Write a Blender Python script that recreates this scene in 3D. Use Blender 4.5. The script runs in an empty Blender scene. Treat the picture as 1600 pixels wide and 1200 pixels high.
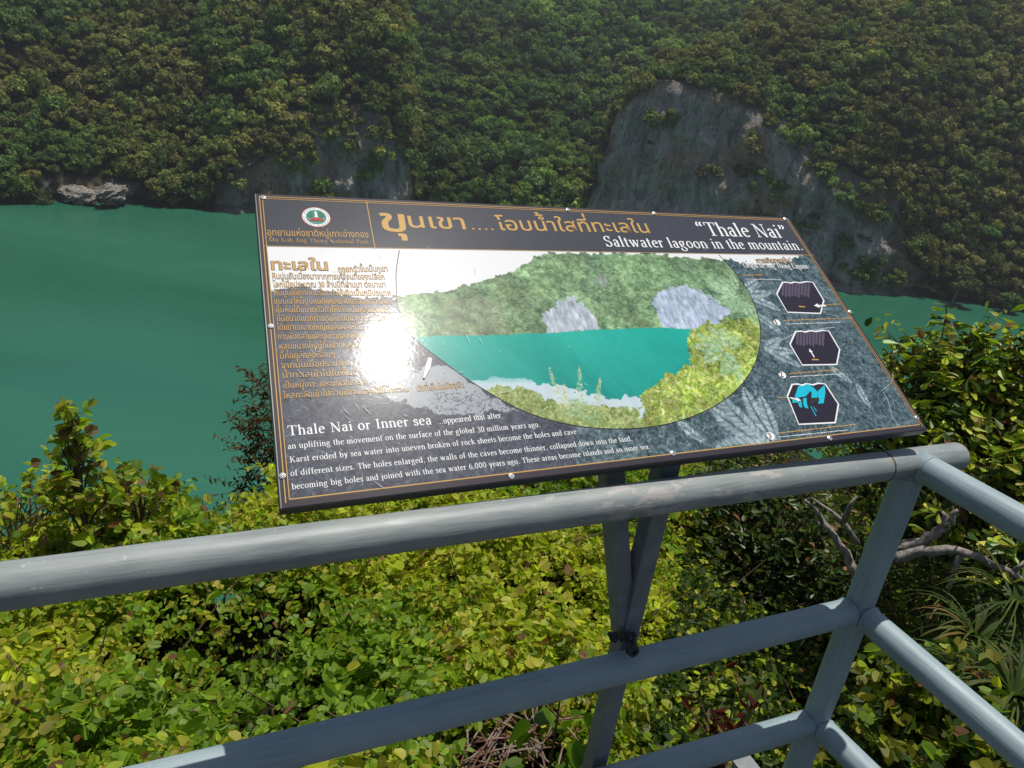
import bpy, math, random
import numpy as np
from mathutils import Vector, Matrix
rng = np.random.default_rng(7); random.seed(7)
SC = bpy.context.scene; COL = SC.collection
PI = math.pi

# ------------------------------------------------------------------ camera
F = 1180.73; PITCH = 0.40893; ROLL = -0.132578; EYE = np.array([0., 0., 1.72])
_fw = np.array([0, math.cos(PITCH), -math.sin(PITCH)]); _rt = np.array([1., 0, 0]); _dn = -np.cross(_rt, _fw)
CR = math.cos(ROLL) * _rt + math.sin(ROLL) * _dn; CD = -math.sin(ROLL) * _rt + math.cos(ROLL) * _dn
CM = np.array([CR, CD, _fw])
def ray(x, y):
    return CM.T @ np.array([(x - 800) / F, (y - 600) / F, 1.0])
def at_r(x, y, r):
    """world point on the sight line at horizontal range r from the viewer"""
    d = ray(x, y); return EYE + d * (r / math.hypot(d[0], d[1]))
cam = bpy.data.cameras.new('camera'); cam.sensor_width = 36; cam.lens = F * 36 / 1600
cam.clip_start = .05; cam.clip_end = 6000
co = bpy.data.objects.new('camera', cam); COL.objects.link(co)
m = Matrix.Identity(4)
for i in range(3):
    m[i][0] = CR[i]; m[i][1] = -CD[i]; m[i][2] = -_fw[i]; m[i][3] = EYE[i]
co.matrix_world = m; SC.camera = co

# ------------------------------------------------------------------ railing frame and sign plane (needed for the sun)
P0 = np.array([.837928, 1.402497, EYE[2] - .662337])          # corner of the top rail
PH, PS = -2.688048, -1.04792
RA = np.array([math.cos(PH), math.sin(PH), 0]); RB = np.array([math.cos(PS), math.sin(PS), 0])
H1, H2 = .38354, .72573
UP = np.array([0, 0, 1.])
NF = np.cross(RA, UP); NF = NF if NF[1] > 0 else -NF          # outward normal of the front rail
NR = np.cross(RB, UP); NR = NR if NR[0] > 0 else -NR          # outward normal of the right rail
_az, _el = -2.7252, .5331
E1 = -np.array([math.cos(_az), math.sin(_az), 0]); _n0 = np.array([-E1[1], E1[0], 0])
E1 = E1 + UP * math.sin(.0165); E1 /= np.linalg.norm(E1)
E2 = math.cos(_el) * _n0 + math.sin(_el) * UP; E2 -= E1 * (E1 @ E2); E2 /= np.linalg.norm(E2)
EN = np.cross(E1, E2)                                         # normal of the sign face
_d = ray(437, 796); SO = EYE + _d * (((P0 + NF * .02 - EYE) @ NF) / (_d @ NF))   # lower left corner of the face
def UV(x, y):
    d = ray(x, y); p = EYE + d * (((SO - EYE) @ EN) / (d @ EN)) - SO
    return np.array([p @ E1, p @ E2])
# sun: mirrored in the sign face towards the viewer
_v = ray(603, 547); _v /= np.linalg.norm(_v); SUN = _v - 2 * (_v @ EN) * EN
SUN_EL = math.asin(SUN[2]); SUN_AZ = math.atan2(SUN[0], SUN[1])

# ------------------------------------------------------------------ light
W = bpy.data.worlds.new('World'); SC.world = W; W.use_nodes = True
nt = W.node_tree; bg = nt.nodes['Background']
sk = nt.nodes.new('ShaderNodeTexSky'); sk.sky_type = 'NISHITA'; sk.sun_disc = False
sk.sun_elevation = SUN_EL; sk.sun_rotation = SUN_AZ; sk.dust_density = 1.6; sk.air_density = 1.0
nt.links.new(sk.outputs[0], bg.inputs[0]); bg.inputs[1].default_value = .077
L = bpy.data.lights.new('sun', 'SUN'); L.energy = 4.5; L.angle = math.radians(.53); L.color = (1, .955, .88)
lo = bpy.data.objects.new('sun', L); COL.objects.link(lo); lo.location = (0, 0, 60)
lo.rotation_euler = Vector(SUN).to_track_quat('Z', 'Y').to_euler()
SC.view_settings.view_transform = 'Standard'; SC.view_settings.look = 'None'
SC.view_settings.exposure = 0.0; SC.view_settings.gamma = 1
SC.cycles.max_bounces = 6; SC.cycles.diffuse_bounces = 3; SC.cycles.transparent_max_bounces = 8
SC.cycles.sample_clamp_indirect = 6

# ------------------------------------------------------------------ helpers
def lin(c):
    c = np.asarray(c, float) / 255.
    return np.where(c <= .04045, c / 12.92, ((c + .055) / 1.055) ** 2.4)
def tag(o, label, cat, group=None, kind=None):
    o['label'] = label; o['category'] = cat
    if group: o['group'] = group
    if kind: o['kind'] = kind
    return o
def thing(name, loc, label, cat, group=None):
    o = bpy.data.objects.new(name, None); COL.objects.link(o); o.location = loc; o.empty_display_size = .1
    return tag(o, label, cat, group)
def mesh_np(name, V, loops, starts, col=None, smooth=False):
    me = bpy.data.meshes.new(name)
    me.vertices.add(len(V)); me.vertices.foreach_set('co', np.ascontiguousarray(V, np.float32).ravel())
    me.loops.add(len(loops)); me.loops.foreach_set('vertex_index', np.ascontiguousarray(loops, np.int32))
    me.polygons.add(len(starts)); me.polygons.foreach_set('loop_start', np.ascontiguousarray(starts, np.int32))
    me.update(calc_edges=True)
    if col is not None:
        a = me.attributes.new('Col', 'FLOAT_COLOR', 'POINT')
        c = np.ones((len(V), 4), np.float32); c[:, :3] = col; a.data.foreach_set('color', c.ravel())
    if smooth: me.polygons.foreach_set('use_smooth', np.ones(len(starts), bool))
    return me
def link(name, me, mat=None, parent=None, loc=None):
    o = bpy.data.objects.new(name, me); COL.objects.link(o)
    if mat: me.materials.append(mat)
    if parent: o.parent = parent
    if loc is not None: o.location = loc
    return o
class MB:
    """collects polygons, links them as ONE mesh object; coordinates relative to org"""
    def __init__(s, org=(0, 0, 0)): s.v = []; s.f = []; s.org = np.array(org, float)
    def add(s, V, Fs):
        k = len(s.v); s.v += [tuple(np.asarray(p) - s.org) for p in V]; s.f += [tuple(k + i for i in f) for f in Fs]
    def box(s, c, ax, ay, az, hx, hy, hz):
        V = [np.asarray(c) + i * hx * np.asarray(ax) + j * hy * np.asarray(ay) + k * hz * np.asarray(az) for i in (-1, 1) for j in (-1, 1) for k in (-1, 1)]
        s.add(V, [(0, 1, 3, 2), (4, 6, 7, 5), (0, 4, 5, 1), (2, 3, 7, 6), (0, 2, 6, 4), (1, 5, 7, 3)])
    def tube(s, P, R, n=10, cap=True):
        P = [np.asarray(p, float) for p in P]; k = len(s.v); V = []
        for i, p in enumerate(P):
            d = P[min(i + 1, len(P) - 1)] - P[max(i - 1, 0)]; d /= np.linalg.norm(d) + 1e-9
            a = np.cross(d, UP if abs(d[2]) < .9 else np.array([1., 0, 0])); a /= np.linalg.norm(a); b = np.cross(d, a)
            r = R[i] if hasattr(R, '__len__') else R
            V += [p + r * (math.cos(2 * PI * j / n) * a + math.sin(2 * PI * j / n) * b) for j in range(n)]
        Fs = [(i * n + j, i * n + (j + 1) % n, (i + 1) * n + (j + 1) % n, (i + 1) * n + j) for i in range(len(P) - 1) for j in range(n)]
        if cap: Fs += [tuple(range(n))[::-1], tuple((len(P) - 1) * n + j for j in range(n))]
        s.add(V, Fs)
    def build(s, name, mat, parent=None, smooth=False, bevel=0):
        me = bpy.data.meshes.new(name); me.from_pydata(s.v, [], s.f); me.update()
        if smooth:
            me.polygons.foreach_set('use_smooth', np.ones(len(me.polygons), bool))
        o = link(name, me, mat, parent)
        if parent is None: o.location = s.org
        if bevel:
            b = o.modifiers.new('bevel', 'BEVEL'); b.width = bevel; b.segments = 2; b.limit_method = 'ANGLE'
        return o

def vnoise(shape_xy, scale, seed=0, octaves=4, gain=.5):
    """fractal value noise, -1..1, at coordinate arrays (x, y)"""
    x, y = shape_xy; out = np.zeros(np.broadcast(x, y).shape); amp = 1.; tot = 0.
    for o in range(octaves):
        r = np.random.default_rng(seed * 17 + o); T = r.random((256, 256))
        X = np.asarray(x) / scale * 2 ** o + 37.7 * o; Y = np.asarray(y) / scale * 2 ** o + 11.3 * o
        xi = np.floor(X).astype(int); yi = np.floor(Y).astype(int); fx = X - xi; fy = Y - yi
        fx = fx * fx * (3 - 2 * fx); fy = fy * fy * (3 - 2 * fy)
        g = lambda a, b: T[a & 255, b & 255]
        n = (g(xi, yi) * (1 - fx) + g(xi + 1, yi) * fx) * (1 - fy) + (g(xi, yi + 1) * (1 - fx) + g(xi + 1, yi + 1) * fx) * fy
        out = out + amp * (2 * n - 1); tot += amp; amp *= gain
    return out / tot

# ------------------------------------------------------------------ materials
def mat(name, base=(.5, .5, .5), rough=.6, spec=.5, metal=0.):
    m = bpy.data.materials.new(name); m.use_nodes = True; b = m.node_tree.nodes['Principled BSDF']
    b.inputs['Base Color'].default_value = (*base, 1); b.inputs['Roughness'].default_value = rough
    b.inputs['Specular IOR Level'].default_value = spec; b.inputs['Metallic'].default_value = metal
    return m, m.node_tree, b
def N(t, kind, **kw):
    n = t.nodes.new(kind)
    for k, v in kw.items():
        if k in n.inputs: n.inputs[k].default_value = v
        else: setattr(n, k, v)
    return n
def ramp(t, src, stops):
    r = t.nodes.new('ShaderNodeValToRGB'); e = r.color_ramp.elements
    while len(e) < len(stops): e.new(.5)
    for i, (p, c) in enumerate(stops):
        e[i].position = p; e[i].color = (*c, 1) if hasattr(c, '__len__') else (c, c, c, 1)
    t.links.new(src, r.inputs[0]); return r
def bump(t, b, src, strength, dist):
    n = N(t, 'ShaderNodeBump', Strength=strength, Distance=dist); t.links.new(src, n.inputs['Height'])
    t.links.new(n.outputs[0], b.inputs['Normal']); return n
def coords(t, kind, scale):
    tc = t.nodes.new('ShaderNodeTexCoord'); mp = t.nodes.new('ShaderNodeMapping'); mp.inputs['Scale'].default_value = scale
    t.links.new(tc.outputs[kind], mp.inputs[0]); return mp.outputs[0]
def mix(t, fac, a, b, mode='MIX'):
    n = t.nodes.new('ShaderNodeMix'); n.data_type = 'RGBA'; n.blend_type = mode
    for s, i in ((fac, 0), (a, 6), (b, 7)):
        if hasattr(s, 'links'): t.links.new(s, n.inputs[i])
        else: n.inputs[i].default_value = s if i == 0 else (*s, 1)
    return n.outputs[2]

def leaf_mat(name, trans=.35, rough=.45, spec=.35, gain=1.):
    m, t, b = mat(name, rough=rough, spec=spec)
    at = N(t, 'ShaderNodeAttribute', attribute_name='Col')
    col = at.outputs['Color']
    t.links.new(col, b.inputs['Base Color'])
    tr = t.nodes.new('ShaderNodeBsdfTranslucent')
    warm = mix(t, 1., col, (1.25, 1.35, .55), 'MULTIPLY'); t.links.new(warm, tr.inputs[0])
    mx = N(t, 'ShaderNodeMixShader'); mx.inputs[0].default_value = trans
    t.links.new(b.outputs[0], mx.inputs[1]); t.links.new(tr.outputs[0], mx.inputs[2])
    t.links.new(mx.outputs[0], t.nodes['Material Output'].inputs[0])
    return m
M_LEAF = leaf_mat('thin_leaf', .5, .5, .3)
M_GLOSSY = leaf_mat('leathery_leaf', .25, .42, .35)
M_CROWN = leaf_mat('forest_leaf', .25, .75, .1)

def paint_mat(c0=(.2, .272, .295), c1=(.262, .338, .355)):
    m, t, b = mat('sky_tinted_grey_paint', (.2, .23, .25), .42, .5)
    c = coords(t, 'Object', (1, 1, 1))
    cs = coords(t, 'Object', (60, 60, 5)); n1 = N(t, 'ShaderNodeTexNoise', Scale=3., Detail=6.); t.links.new(cs, n1.inputs['Vector'])
    n2 = N(t, 'ShaderNodeTexNoise', Scale=9., Detail=5.); t.links.new(c, n2.inputs['Vector'])
    n3 = N(t, 'ShaderNodeTexNoise', Scale=120., Detail=3.); t.links.new(c, n3.inputs['Vector'])
    base = ramp(t, n2.outputs[0], [(.3, c0), (.7, c1)]).outputs[0]
    st = ramp(t, n1.outputs[0], [(.45, 0.), (.75, 1.)]).outputs[0]
    k = mix(t, st, base, (c1[0] * 1.06, c1[1] * 1.05, c1[2] * 1.04))
    sp = ramp(t, n3.outputs[0], [(.68, 0.), (.74, 1.)]).outputs[0]
    k = mix(t, sp, k, (.34, .35, .35))
    t.links.new(k, b.inputs['Base Color'])
    r = ramp(t, n1.outputs[0], [(.3, .42), (.8, .62)]); t.links.new(r.outputs[0], b.inputs['Roughness'])
    bump(t, b, n1.outputs[0], .4, .0015)
    return m, t, b, k, n2, c
M_SKYPAINT = paint_mat()[0]; M_SKYPAINT.name = 'sky_tinted_grey_paint'  # blue sky light on the shaded rails is painted into this base colour
def worn_mat():
    m, t, b, k, n2, c = paint_mat((.18, .208, .205), (.265, .29, .28)); m.name = 'worn_grey_paint'  # greyer base without the painted sky tint
    n = N(t, 'ShaderNodeTexNoise', Scale=26., Detail=8., Roughness=.7); t.links.new(coords(t, 'Object', (1, 1, .45)), n.inputs['Vector'])
    # handled stretch of the rail where the paint is rubbed through
    sep = t.nodes.new('ShaderNodeSeparateXYZ'); t.links.new(c, sep.inputs[0])
    mr = N(t, 'ShaderNodeMapRange'); t.links.new(sep.outputs[2], mr.inputs[0]); mr.inputs[1].default_value = 1.2; mr.inputs[2].default_value = 2.4
    z = ramp(t, mr.outputs[0], [(.3, 0.), (.58, .8), (.72, 1.), (.84, .9), (.9, 0.)])
    mul = N(t, 'ShaderNodeMath', operation='MULTIPLY_ADD'); t.links.new(z.outputs[0], mul.inputs[0]); mul.inputs[1].default_value = .15; t.links.new(n.outputs[0], mul.inputs[2])
    msk = ramp(t, mul.outputs[0], [(.655, 0.), (.69, 1.)]).outputs[0]
    t.links.new(mix(t, msk, k, (.37, .345, .33)), b.inputs['Base Color'])
    return m
M_WORN = worn_mat()
M_DARKPAINT, _t, _b = mat('dark_grey_paint', (.085, .092, .1), .5, .4)
_n = N(_t, 'ShaderNodeTexNoise', Scale=30., Detail=5.); _t.links.new(coords(_t, 'Object', (1, 1, 1)), _n.inputs['Vector'])
_t.links.new(ramp(_t, _n.outputs[0], [(.3, (.15, .16, .168)), (.75, (.22, .228, .232))]).outputs[0], _b.inputs['Base Color']); bump(_t, _b, _n.outputs[0], .3, .001)
M_WELD, _t, _b = mat('burnt_weld', (.02, .021, .024), .5, .5)
_n = N(_t, 'ShaderNodeTexNoise', Scale=160., Detail=4.); _t.links.new(coords(_t, 'Object', (1, 1, 1)), _n.inputs['Vector']); bump(_t, _b, _n.outputs[0], 1., .004)
M_SCREW, _, _ = mat('screw_metal', (.75, .75, .74), .25, .5, .6)
M_DARKHOLE, _, _ = mat('dark_recess', (.03, .03, .03), .6)

def rock_mat():
    m, t, b = mat('limestone', rough=.9, spec=.15)
    c = coords(t, 'Object', (1, 1, 1)); cv = coords(t, 'Object', (1, 1, .16))
    n1 = N(t, 'ShaderNodeTexNoise', Scale=.22, Detail=9., Roughness=.65); t.links.new(cv, n1.inputs['Vector'])
    n2 = N(t, 'ShaderNodeTexNoise', Scale=.06, Detail=6., Roughness=.6); t.links.new(c, n2.inputs['Vector'])
    n3 = N(t, 'ShaderNodeTexNoise', Scale=.9, Detail=8., Roughness=.7); t.links.new(coords(t, 'Object', (1, 1, .5)), n3.inputs['Vector'])
    k = ramp(t, n1.outputs[0], [(.32, (.14, .13, .12)), (.44, (.38, .35, .32)), (.58, (.58, .54, .5))]).outputs[0]
    k = mix(t, ramp(t, n2.outputs[0], [(.47, 0.), (.6, .8)]).outputs[0], k, (.46, .33, .2))
    k = mix(t, ramp(t, n3.outputs[0], [(.54, 0.), (.66, .7)]).outputs[0], k, (.07, .072, .055))
    vo = N(t, 'ShaderNodeTexVoronoi', Scale=.16, feature='DISTANCE_TO_EDGE'); wv = N(t, 'ShaderNodeTexNoise', Scale=.35, Detail=5.); t.links.new(coords(t, 'Object', (1, 1, .45)), wv.inputs['Vector'])
    va = N(t, 'ShaderNodeVectorMath', operation='MULTIPLY_ADD'); t.links.new(wv.outputs['Color'], va.inputs[0]); va.inputs[1].default_value = (5, 5, 5); t.links.new(coords(t, 'Object', (1, 1, .4)), va.inputs[2]); t.links.new(va.outputs[0], vo.inputs['Vector'])
    k = mix(t, ramp(t, vo.outputs['Distance'], [(.0, .6), (.035, 0.)]).outputs[0], k, (.045, .042, .04))
    at = N(t, 'ShaderNodeAttribute', attribute_name='Col')
    soil = ramp(t, n3.outputs[0], [(.35, (.014, .02, .008)), (.7, (.045, .05, .022))]).outputs[0]
    t.links.new(mix(t, at.outputs['Fac'], soil, k), b.inputs['Base Color'])
    ad = N(t, 'ShaderNodeMath', operation='ADD'); t.links.new(n1.outputs[0], ad.inputs[0]); t.links.new(n3.outputs[0], ad.inputs[1])
    bump(t, b, ad.outputs[0], 1., 2.5)
    return m
M_ROCK = rock_mat()
def water_mat():
    m, t, b = mat('lagoon_water', (.012, .14, .088), .16, .5); b.inputs['IOR'].default_value = 1.33
    c = coords(t, 'Object', (1, 1, 1))
    n = N(t, 'ShaderNodeTexNoise', Scale=.012, Detail=4., Roughness=.5); t.links.new(coords(t, 'Object', (.35, 1.6, 1)), n.inputs['Vector'])
    t.links.new(ramp(t, n.outputs[0], [(.3, (.012, .09, .052)), (.7, (.03, .135, .086))]).outputs[0], b.inputs['Base Color'])
    r = N(t, 'ShaderNodeTexNoise', Scale=1.1, Detail=4.); t.links.new(c, r.inputs['Vector'])
    bump(t, b, r.outputs[0], .5, .14)
    t.links.new(ramp(t, n.outputs[0], [(.35, .1), (.65, .3)]).outputs[0], b.inputs['Roughness'])
    return m
M_WATER = water_mat()
M_SOIL, _t, _b = mat('leaf_litter', (.03, .025, .014), .95, .1)
_n = N(_t, 'ShaderNodeTexNoise', Scale=7., Detail=8.); _t.links.new(coords(_t, 'Object', (1, 1, 1)), _n.inputs['Vector'])
_t.links.new(ramp(_t, _n.outputs[0], [(.3, (.008, .009, .004)), (.7, (.03, .026, .014))]).outputs[0], _b.inputs['Base Color']); bump(_t, _b, _n.outputs[0], .8, .05)
M_BARK, _t, _b = mat('grey_bark', (.2, .18, .16), .85, .2)
_n = N(_t, 'ShaderNodeTexNoise', Scale=35., Detail=8.); _t.links.new(coords(_t, 'Object', (1, 1, .5)), _n.inputs['Vector'])
_t.links.new(ramp(_t, _n.outputs[0], [(.3, (.09, .075, .065)), (.7, (.36, .32, .29))]).outputs[0], _b.inputs['Base Color']); bump(_t, _b, _n.outputs[0], .9, .01)
M_TWIG, _, _ = mat('brown_twig', (.1, .07, .04), .8, .2)
M_DECK, _t, _b = mat('deck_concrete', (.3, .29, .27), .9, .2)
_n = N(_t, 'ShaderNodeTexNoise', Scale=12., Detail=8.); _t.links.new(coords(_t, 'Object', (1, 1, 1)), _n.inputs['Vector'])
_t.links.new(ramp(_t, _n.outputs[0], [(.3, (.07, .065, .06)), (.7, (.12, .115, .105))]).outputs[0], _b.inputs['Base Color'])

# ------------------------------------------------------------------ water, hills
WZ = EYE[2] - 60.
mb = MB((0, 0, WZ)); S = 900
mb.add([(-S, -S, WZ), (S, -S, WZ), (S, S, WZ), (-S, S, WZ)], [(0, 1, 2, 3)])
o = mb.build('water', M_WATER); tag(o, 'still emerald green lagoon water far below the viewpoint', 'water', kind='structure')

#        az    shore cliffEl  ridgeDist ridgeEl rock
FRONT = [(-70, 235, -11.5, 80, 4.0, 0), (-50, 245, -11.5, 80, 3.0, 0), (-36, 271, -11.2, 74, 1.0, .1), (-32, 279, -11.0, 72, 1.1, .5), (-29.5, 278, -11, 70, .9, .6),
         (-27.4, 276, -11.2, 70, .3, .2), (-24, 272, -11, 70, 1.8, .1), (-22, 270, -9.5, 72, 2.6, .5), (-19.5, 270, -8.6, 74, 3.6, 1), (-16, 274, -7.2, 76, 4.5, 1), (-13, 277, -6.6, 74, 4.5, 1),
         (-11, 279, -7.0, 60, 2.5, 1), (-10.0, 283, -8.0, 45, -1.5, 1), (-9.3, 290, -9.5, 30, -6.5, 1), (-8.4, 300, -13, 20, -12.6, 1), (-7, 320, -14, 20, -13.5, 0), (2.5, 320, -14, 20, -13.5, 0),
         (3.7, 300, -13, 12, -12.5, 1), (4.4, 289, -4.6, 16, -3.6, 1), (5.5, 287, -2.6, 24, -1.7, 1), (7.3, 286, -.9, 36, .5, 1), (10, 285, -1.2, 50, 1.9, 1), (13, 284, -1.6, 66, 4.0, 1),
         (16, 281, -3.0, 80, 5.3, 1), (18, 279, -4.6, 86, 6.2, 1), (21, 277, -6.8, 92, 7.2, 1), (23.5, 277, -8.0, 96, 8.0, 1), (26, 287, -9.4, 100, 8.5, .6), (28.5, 299, -10.3, 100, 9, .1), (34, 313, -10.4, 100, 9.5, 0),
         (45, 300, -10.5, 100, 9, 0), (70, 250, -11, 100, 9, 0)]
BACK = [(-70, 330, -9.5, 220, 6.5, 0), (-30, 330, -9.5, 200, 2.0, 0), (-20, 330, -9.5, 200, 3.4, 0), (-10, 300, -11.4, 180, 4.8, 0), (-4, 296, -11.4, 190, 5.2, .2), (0, 300, -11.2, 200, 5.6, 0),
        (5, 306, -11., 200, 6.2, .1), (9, 312, -10.5, 210, 7.2, 0), (16, 330, -10, 220, 8, 0), (30, 350, -9.5, 220, 9.5, 0), (70, 350, -9.5, 220, 10, 0)]
def hill(table, azs, seed, rough):
    T = np.array(table, float); g = lambda c: np.interp(azs, T[:, 0], T[:, c])
    k = np.ones(5) / 5; sm = lambda a: np.convolve(np.pad(a, 2, 'edge'), k, 'valid')
    rs = sm(g(1)) + 3.0 * vnoise((azs, 0 * azs), 2.2, seed + 5, 4); cel = sm(g(2)); rd = sm(g(3)); rel = sm(g(4)); rk = sm(g(5))
    zb = -60.; tan = lambda e: np.tan(np.radians(e))
    # profile knots: under water, shore, cliff top, ridge, far side
    rc = rs + 1.5 + .16 * np.maximum(rs * tan(cel) - zb, 0) ; zc = np.maximum(rc * tan(cel), zb - 4)
    rr = rs + rd; zr = rr * tan(rel)
    rows_r = []; rows_z = []; tt = []
    def seg(r0, z0, r1, z1, n, bulge=0., tag_=0., last=False):
        for i in range(n + (1 if last else 0)):
            s = i / n; rows_r.append(r0 + (r1 - r0) * s); rows_z.append(z0 + (z1 - z0) * s + bulge * np.sin(PI * s) * np.abs(z1 - z0)); tt.append(tag_)
    seg(rs - 12, zb - 8 + 0 * rs, rs, zb - .4 + 0 * rs, 4, 0, 0)
    seg(rs, zb - .4 + 0 * rs, rc, zc, 66, 0, 1)
    seg(rc, zc, rr, zr, 60, .07, 2)
    seg(rr, zr, rr + 130, zr - 55, 16, .1, 3, True)
    Rr = np.array(rows_r); Z = np.array(rows_z); tt = np.array(tt)
    az2 = np.broadcast_to(azs, Rr.shape); arc = np.radians(az2) * 290
    n = vnoise((arc + .3 * Rr, Z * 1.3 + .6 * Rr), 34, seed, 5) * rough
    fl = vnoise((arc, Z * .35), 6.5, seed + 1, 5) * 3.6 + (1 - 2 * np.abs(vnoise((arc, Z * .5), 3.2, seed + 2, 4))) * 1.5
    ledge = vnoise((arc * .4, Z), 7, seed + 3, 4) * 2.2
    cl = (tt == 1)[:, None] * np.minimum(1, (rk > .3) * 1.)[None] ; up = (tt >= 2)[:, None]
    w = np.sin(PI * np.clip((np.arange(len(tt)) - 4) / 66, 0, 1))[:, None]
    Rr = Rr + cl * (fl + ledge) * np.minimum(1, w * 2.5) + (1 - cl) * n * .3 * (tt > 0)[:, None]
    Z = Z + up * n * .55
    gul = vnoise((arc + .5 * Z, Z * .55), 62, seed + 6, 3) * 26 * np.clip((Z - zb) / 30, 0, 1) * (tt == 2)[:, None] * np.sin(PI * np.clip((np.arange(len(tt)) - 70) / 60, 0, 1))[:, None]
    Rr = Rr + gul; Rr = Rr + cl * 2.2 * np.exp(-((Z - zb - 1.2) / 1.1) ** 2)
    A = np.radians(az2 + (tt >= 1)[:, None] * (vnoise((az2 * .6, Z), 9, seed + 4, 4) * .55)); X = Rr * np.sin(A); Y = Rr * np.cos(A)
    rock = cl * 1. * rk[None] + up * np.clip(vnoise((arc, Z), 14, seed + 8, 3) * 3 - 1.3, 0, 1) * .6
    rock = np.clip(rock + ((tt == 2)[:, None] & (np.arange(len(tt)) < 78)[:, None]) * .6 * (rk > .6)[None], 0, 1)
    return X, Y, Z + EYE[2], rock, tt, rk
def grid_mesh(name, X, Y, Z, rock):
    R, C = X.shape; V = np.stack([X, Y, Z], -1).reshape(-1, 3); i = np.arange(R * C).reshape(R, C)
    q = np.stack([i[:-1, :-1], i[:-1, 1:], i[1:, 1:], i[1:, :-1]], -1).reshape(-1, 4)
    return mesh_np(name, V, q.ravel(), np.arange(len(q)) * 4, np.repeat(rock.reshape(-1, 1), 3, 1), True)
AZF = np.arange(-62, 62, .11); HF = hill(FRONT, AZF, 3, 9.)
AZB = np.arange(-62, 62, .3); HB = hill(BACK, AZB, 9, 16.)
o = link('hills', grid_mesh('hills', *HF[:4]), M_ROCK); tag(o, 'steep limestone hills with grey cliffs ringing the lagoon', 'hills', kind='structure')
o = link('hills', grid_mesh('hills', *HB[:4]), M_ROCK); tag(o, 'higher wooded hillside behind the gap between the two cliffs', 'hills', kind='structure')

# ------------------------------------------------------------------ forest
def crown_template(seed, nq=250):
    r = np.random.default_rng(seed)
    nl = r.integers(5, 9); c = r.normal(size=(nl, 3)); c /= np.linalg.norm(c, axis=1)[:, None]; c[:, 2] = np.abs(c[:, 2]) * .75
    c *= r.uniform(.35, .7, (nl, 1)); lr = r.uniform(.34, .58, nl)
    k = r.integers(0, nl, nq); d = r.normal(size=(nq, 3)); d /= np.linalg.norm(d, axis=1)[:, None]; d[:, 2] = np.where(d[:, 2] < -.35, -d[:, 2], d[:, 2])
    P = c[k] + d * (lr[k] * r.uniform(.75, 1.06, nq))[:, None]; P[:, 2] = P[:, 2] * .85
    nrm = d + r.normal(size=(nq, 3)) * .5 + np.array([0, 0, .25]); nrm /= np.linalg.norm(nrm, axis=1)[:, None]
    a = np.cross(nrm, r.normal(size=(nq, 3))); a /= np.linalg.norm(a, axis=1)[:, None]; b = np.cross(nrm, a)
    s = r.uniform(.1, .19, nq)[:, None]; e = r.uniform(.6, 1., nq)[:, None]
    # small uneven leaf clumps
    V = np.stack([P + s * a, P - s * .6 * a + s * e * b, P - s * .7 * a - s * e * b], 1)
    tone = r.uniform(.75, 1.25, nq)
    return V.astype(np.float32), tone
CROWNS = [crown_template(100 + i) for i in range(12)]
def hill_points(H, seed, spacing, keep):
    X, Y, Z, rock, tt, rk = H; r = np.random.default_rng(seed); R, C = X.shape
    P = []; ii = np.arange(4, R - 1)
    x = X[4:-1, :-1]; y = Y[4:-1, :-1]; z = Z[4:-1, :-1]
    du = np.sqrt((X[5:, :-1] - x) ** 2 + (Y[5:, :-1] - y) ** 2 + (Z[5:, :-1] - z) ** 2); dv = np.hypot(X[4:-1, 1:] - x, Y[4:-1, 1:] - y)
    area = du * dv
    pr = area / spacing ** 2 * keep(x, y, z, rock[4:-1, :-1], np.broadcast_to(tt[4:-1, None], x.shape))
    cnt = r.poisson(np.clip(pr, 0, 4)); i, j = np.nonzero(cnt)
    f = r.random((len(i), 2))
    p = np.stack([x[i, j] + (X[4:-1, 1:][i, j] - x[i, j]) * f[:, 0], y[i, j] + (Y[4:-1, 1:][i, j] - y[i, j]) * f[:, 0], z[i, j] + (Z[5:, :-1][i, j] - z[i, j]) * f[:, 1]], 1)
    return p
PAL = lin(np.array([(76, 98, 48), (88, 104, 50), (96, 108, 54), (104, 112, 56), (112, 108, 56), (106, 110, 58), (98, 100, 52), (104, 102, 60)])) * 1.05
GREEN = lin(np.array([(62, 92, 40), (74, 104, 44), (54, 80, 38), (84, 108, 46), (60, 84, 48)])) * np.array([1.45, 1.24, 1.3])
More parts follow.
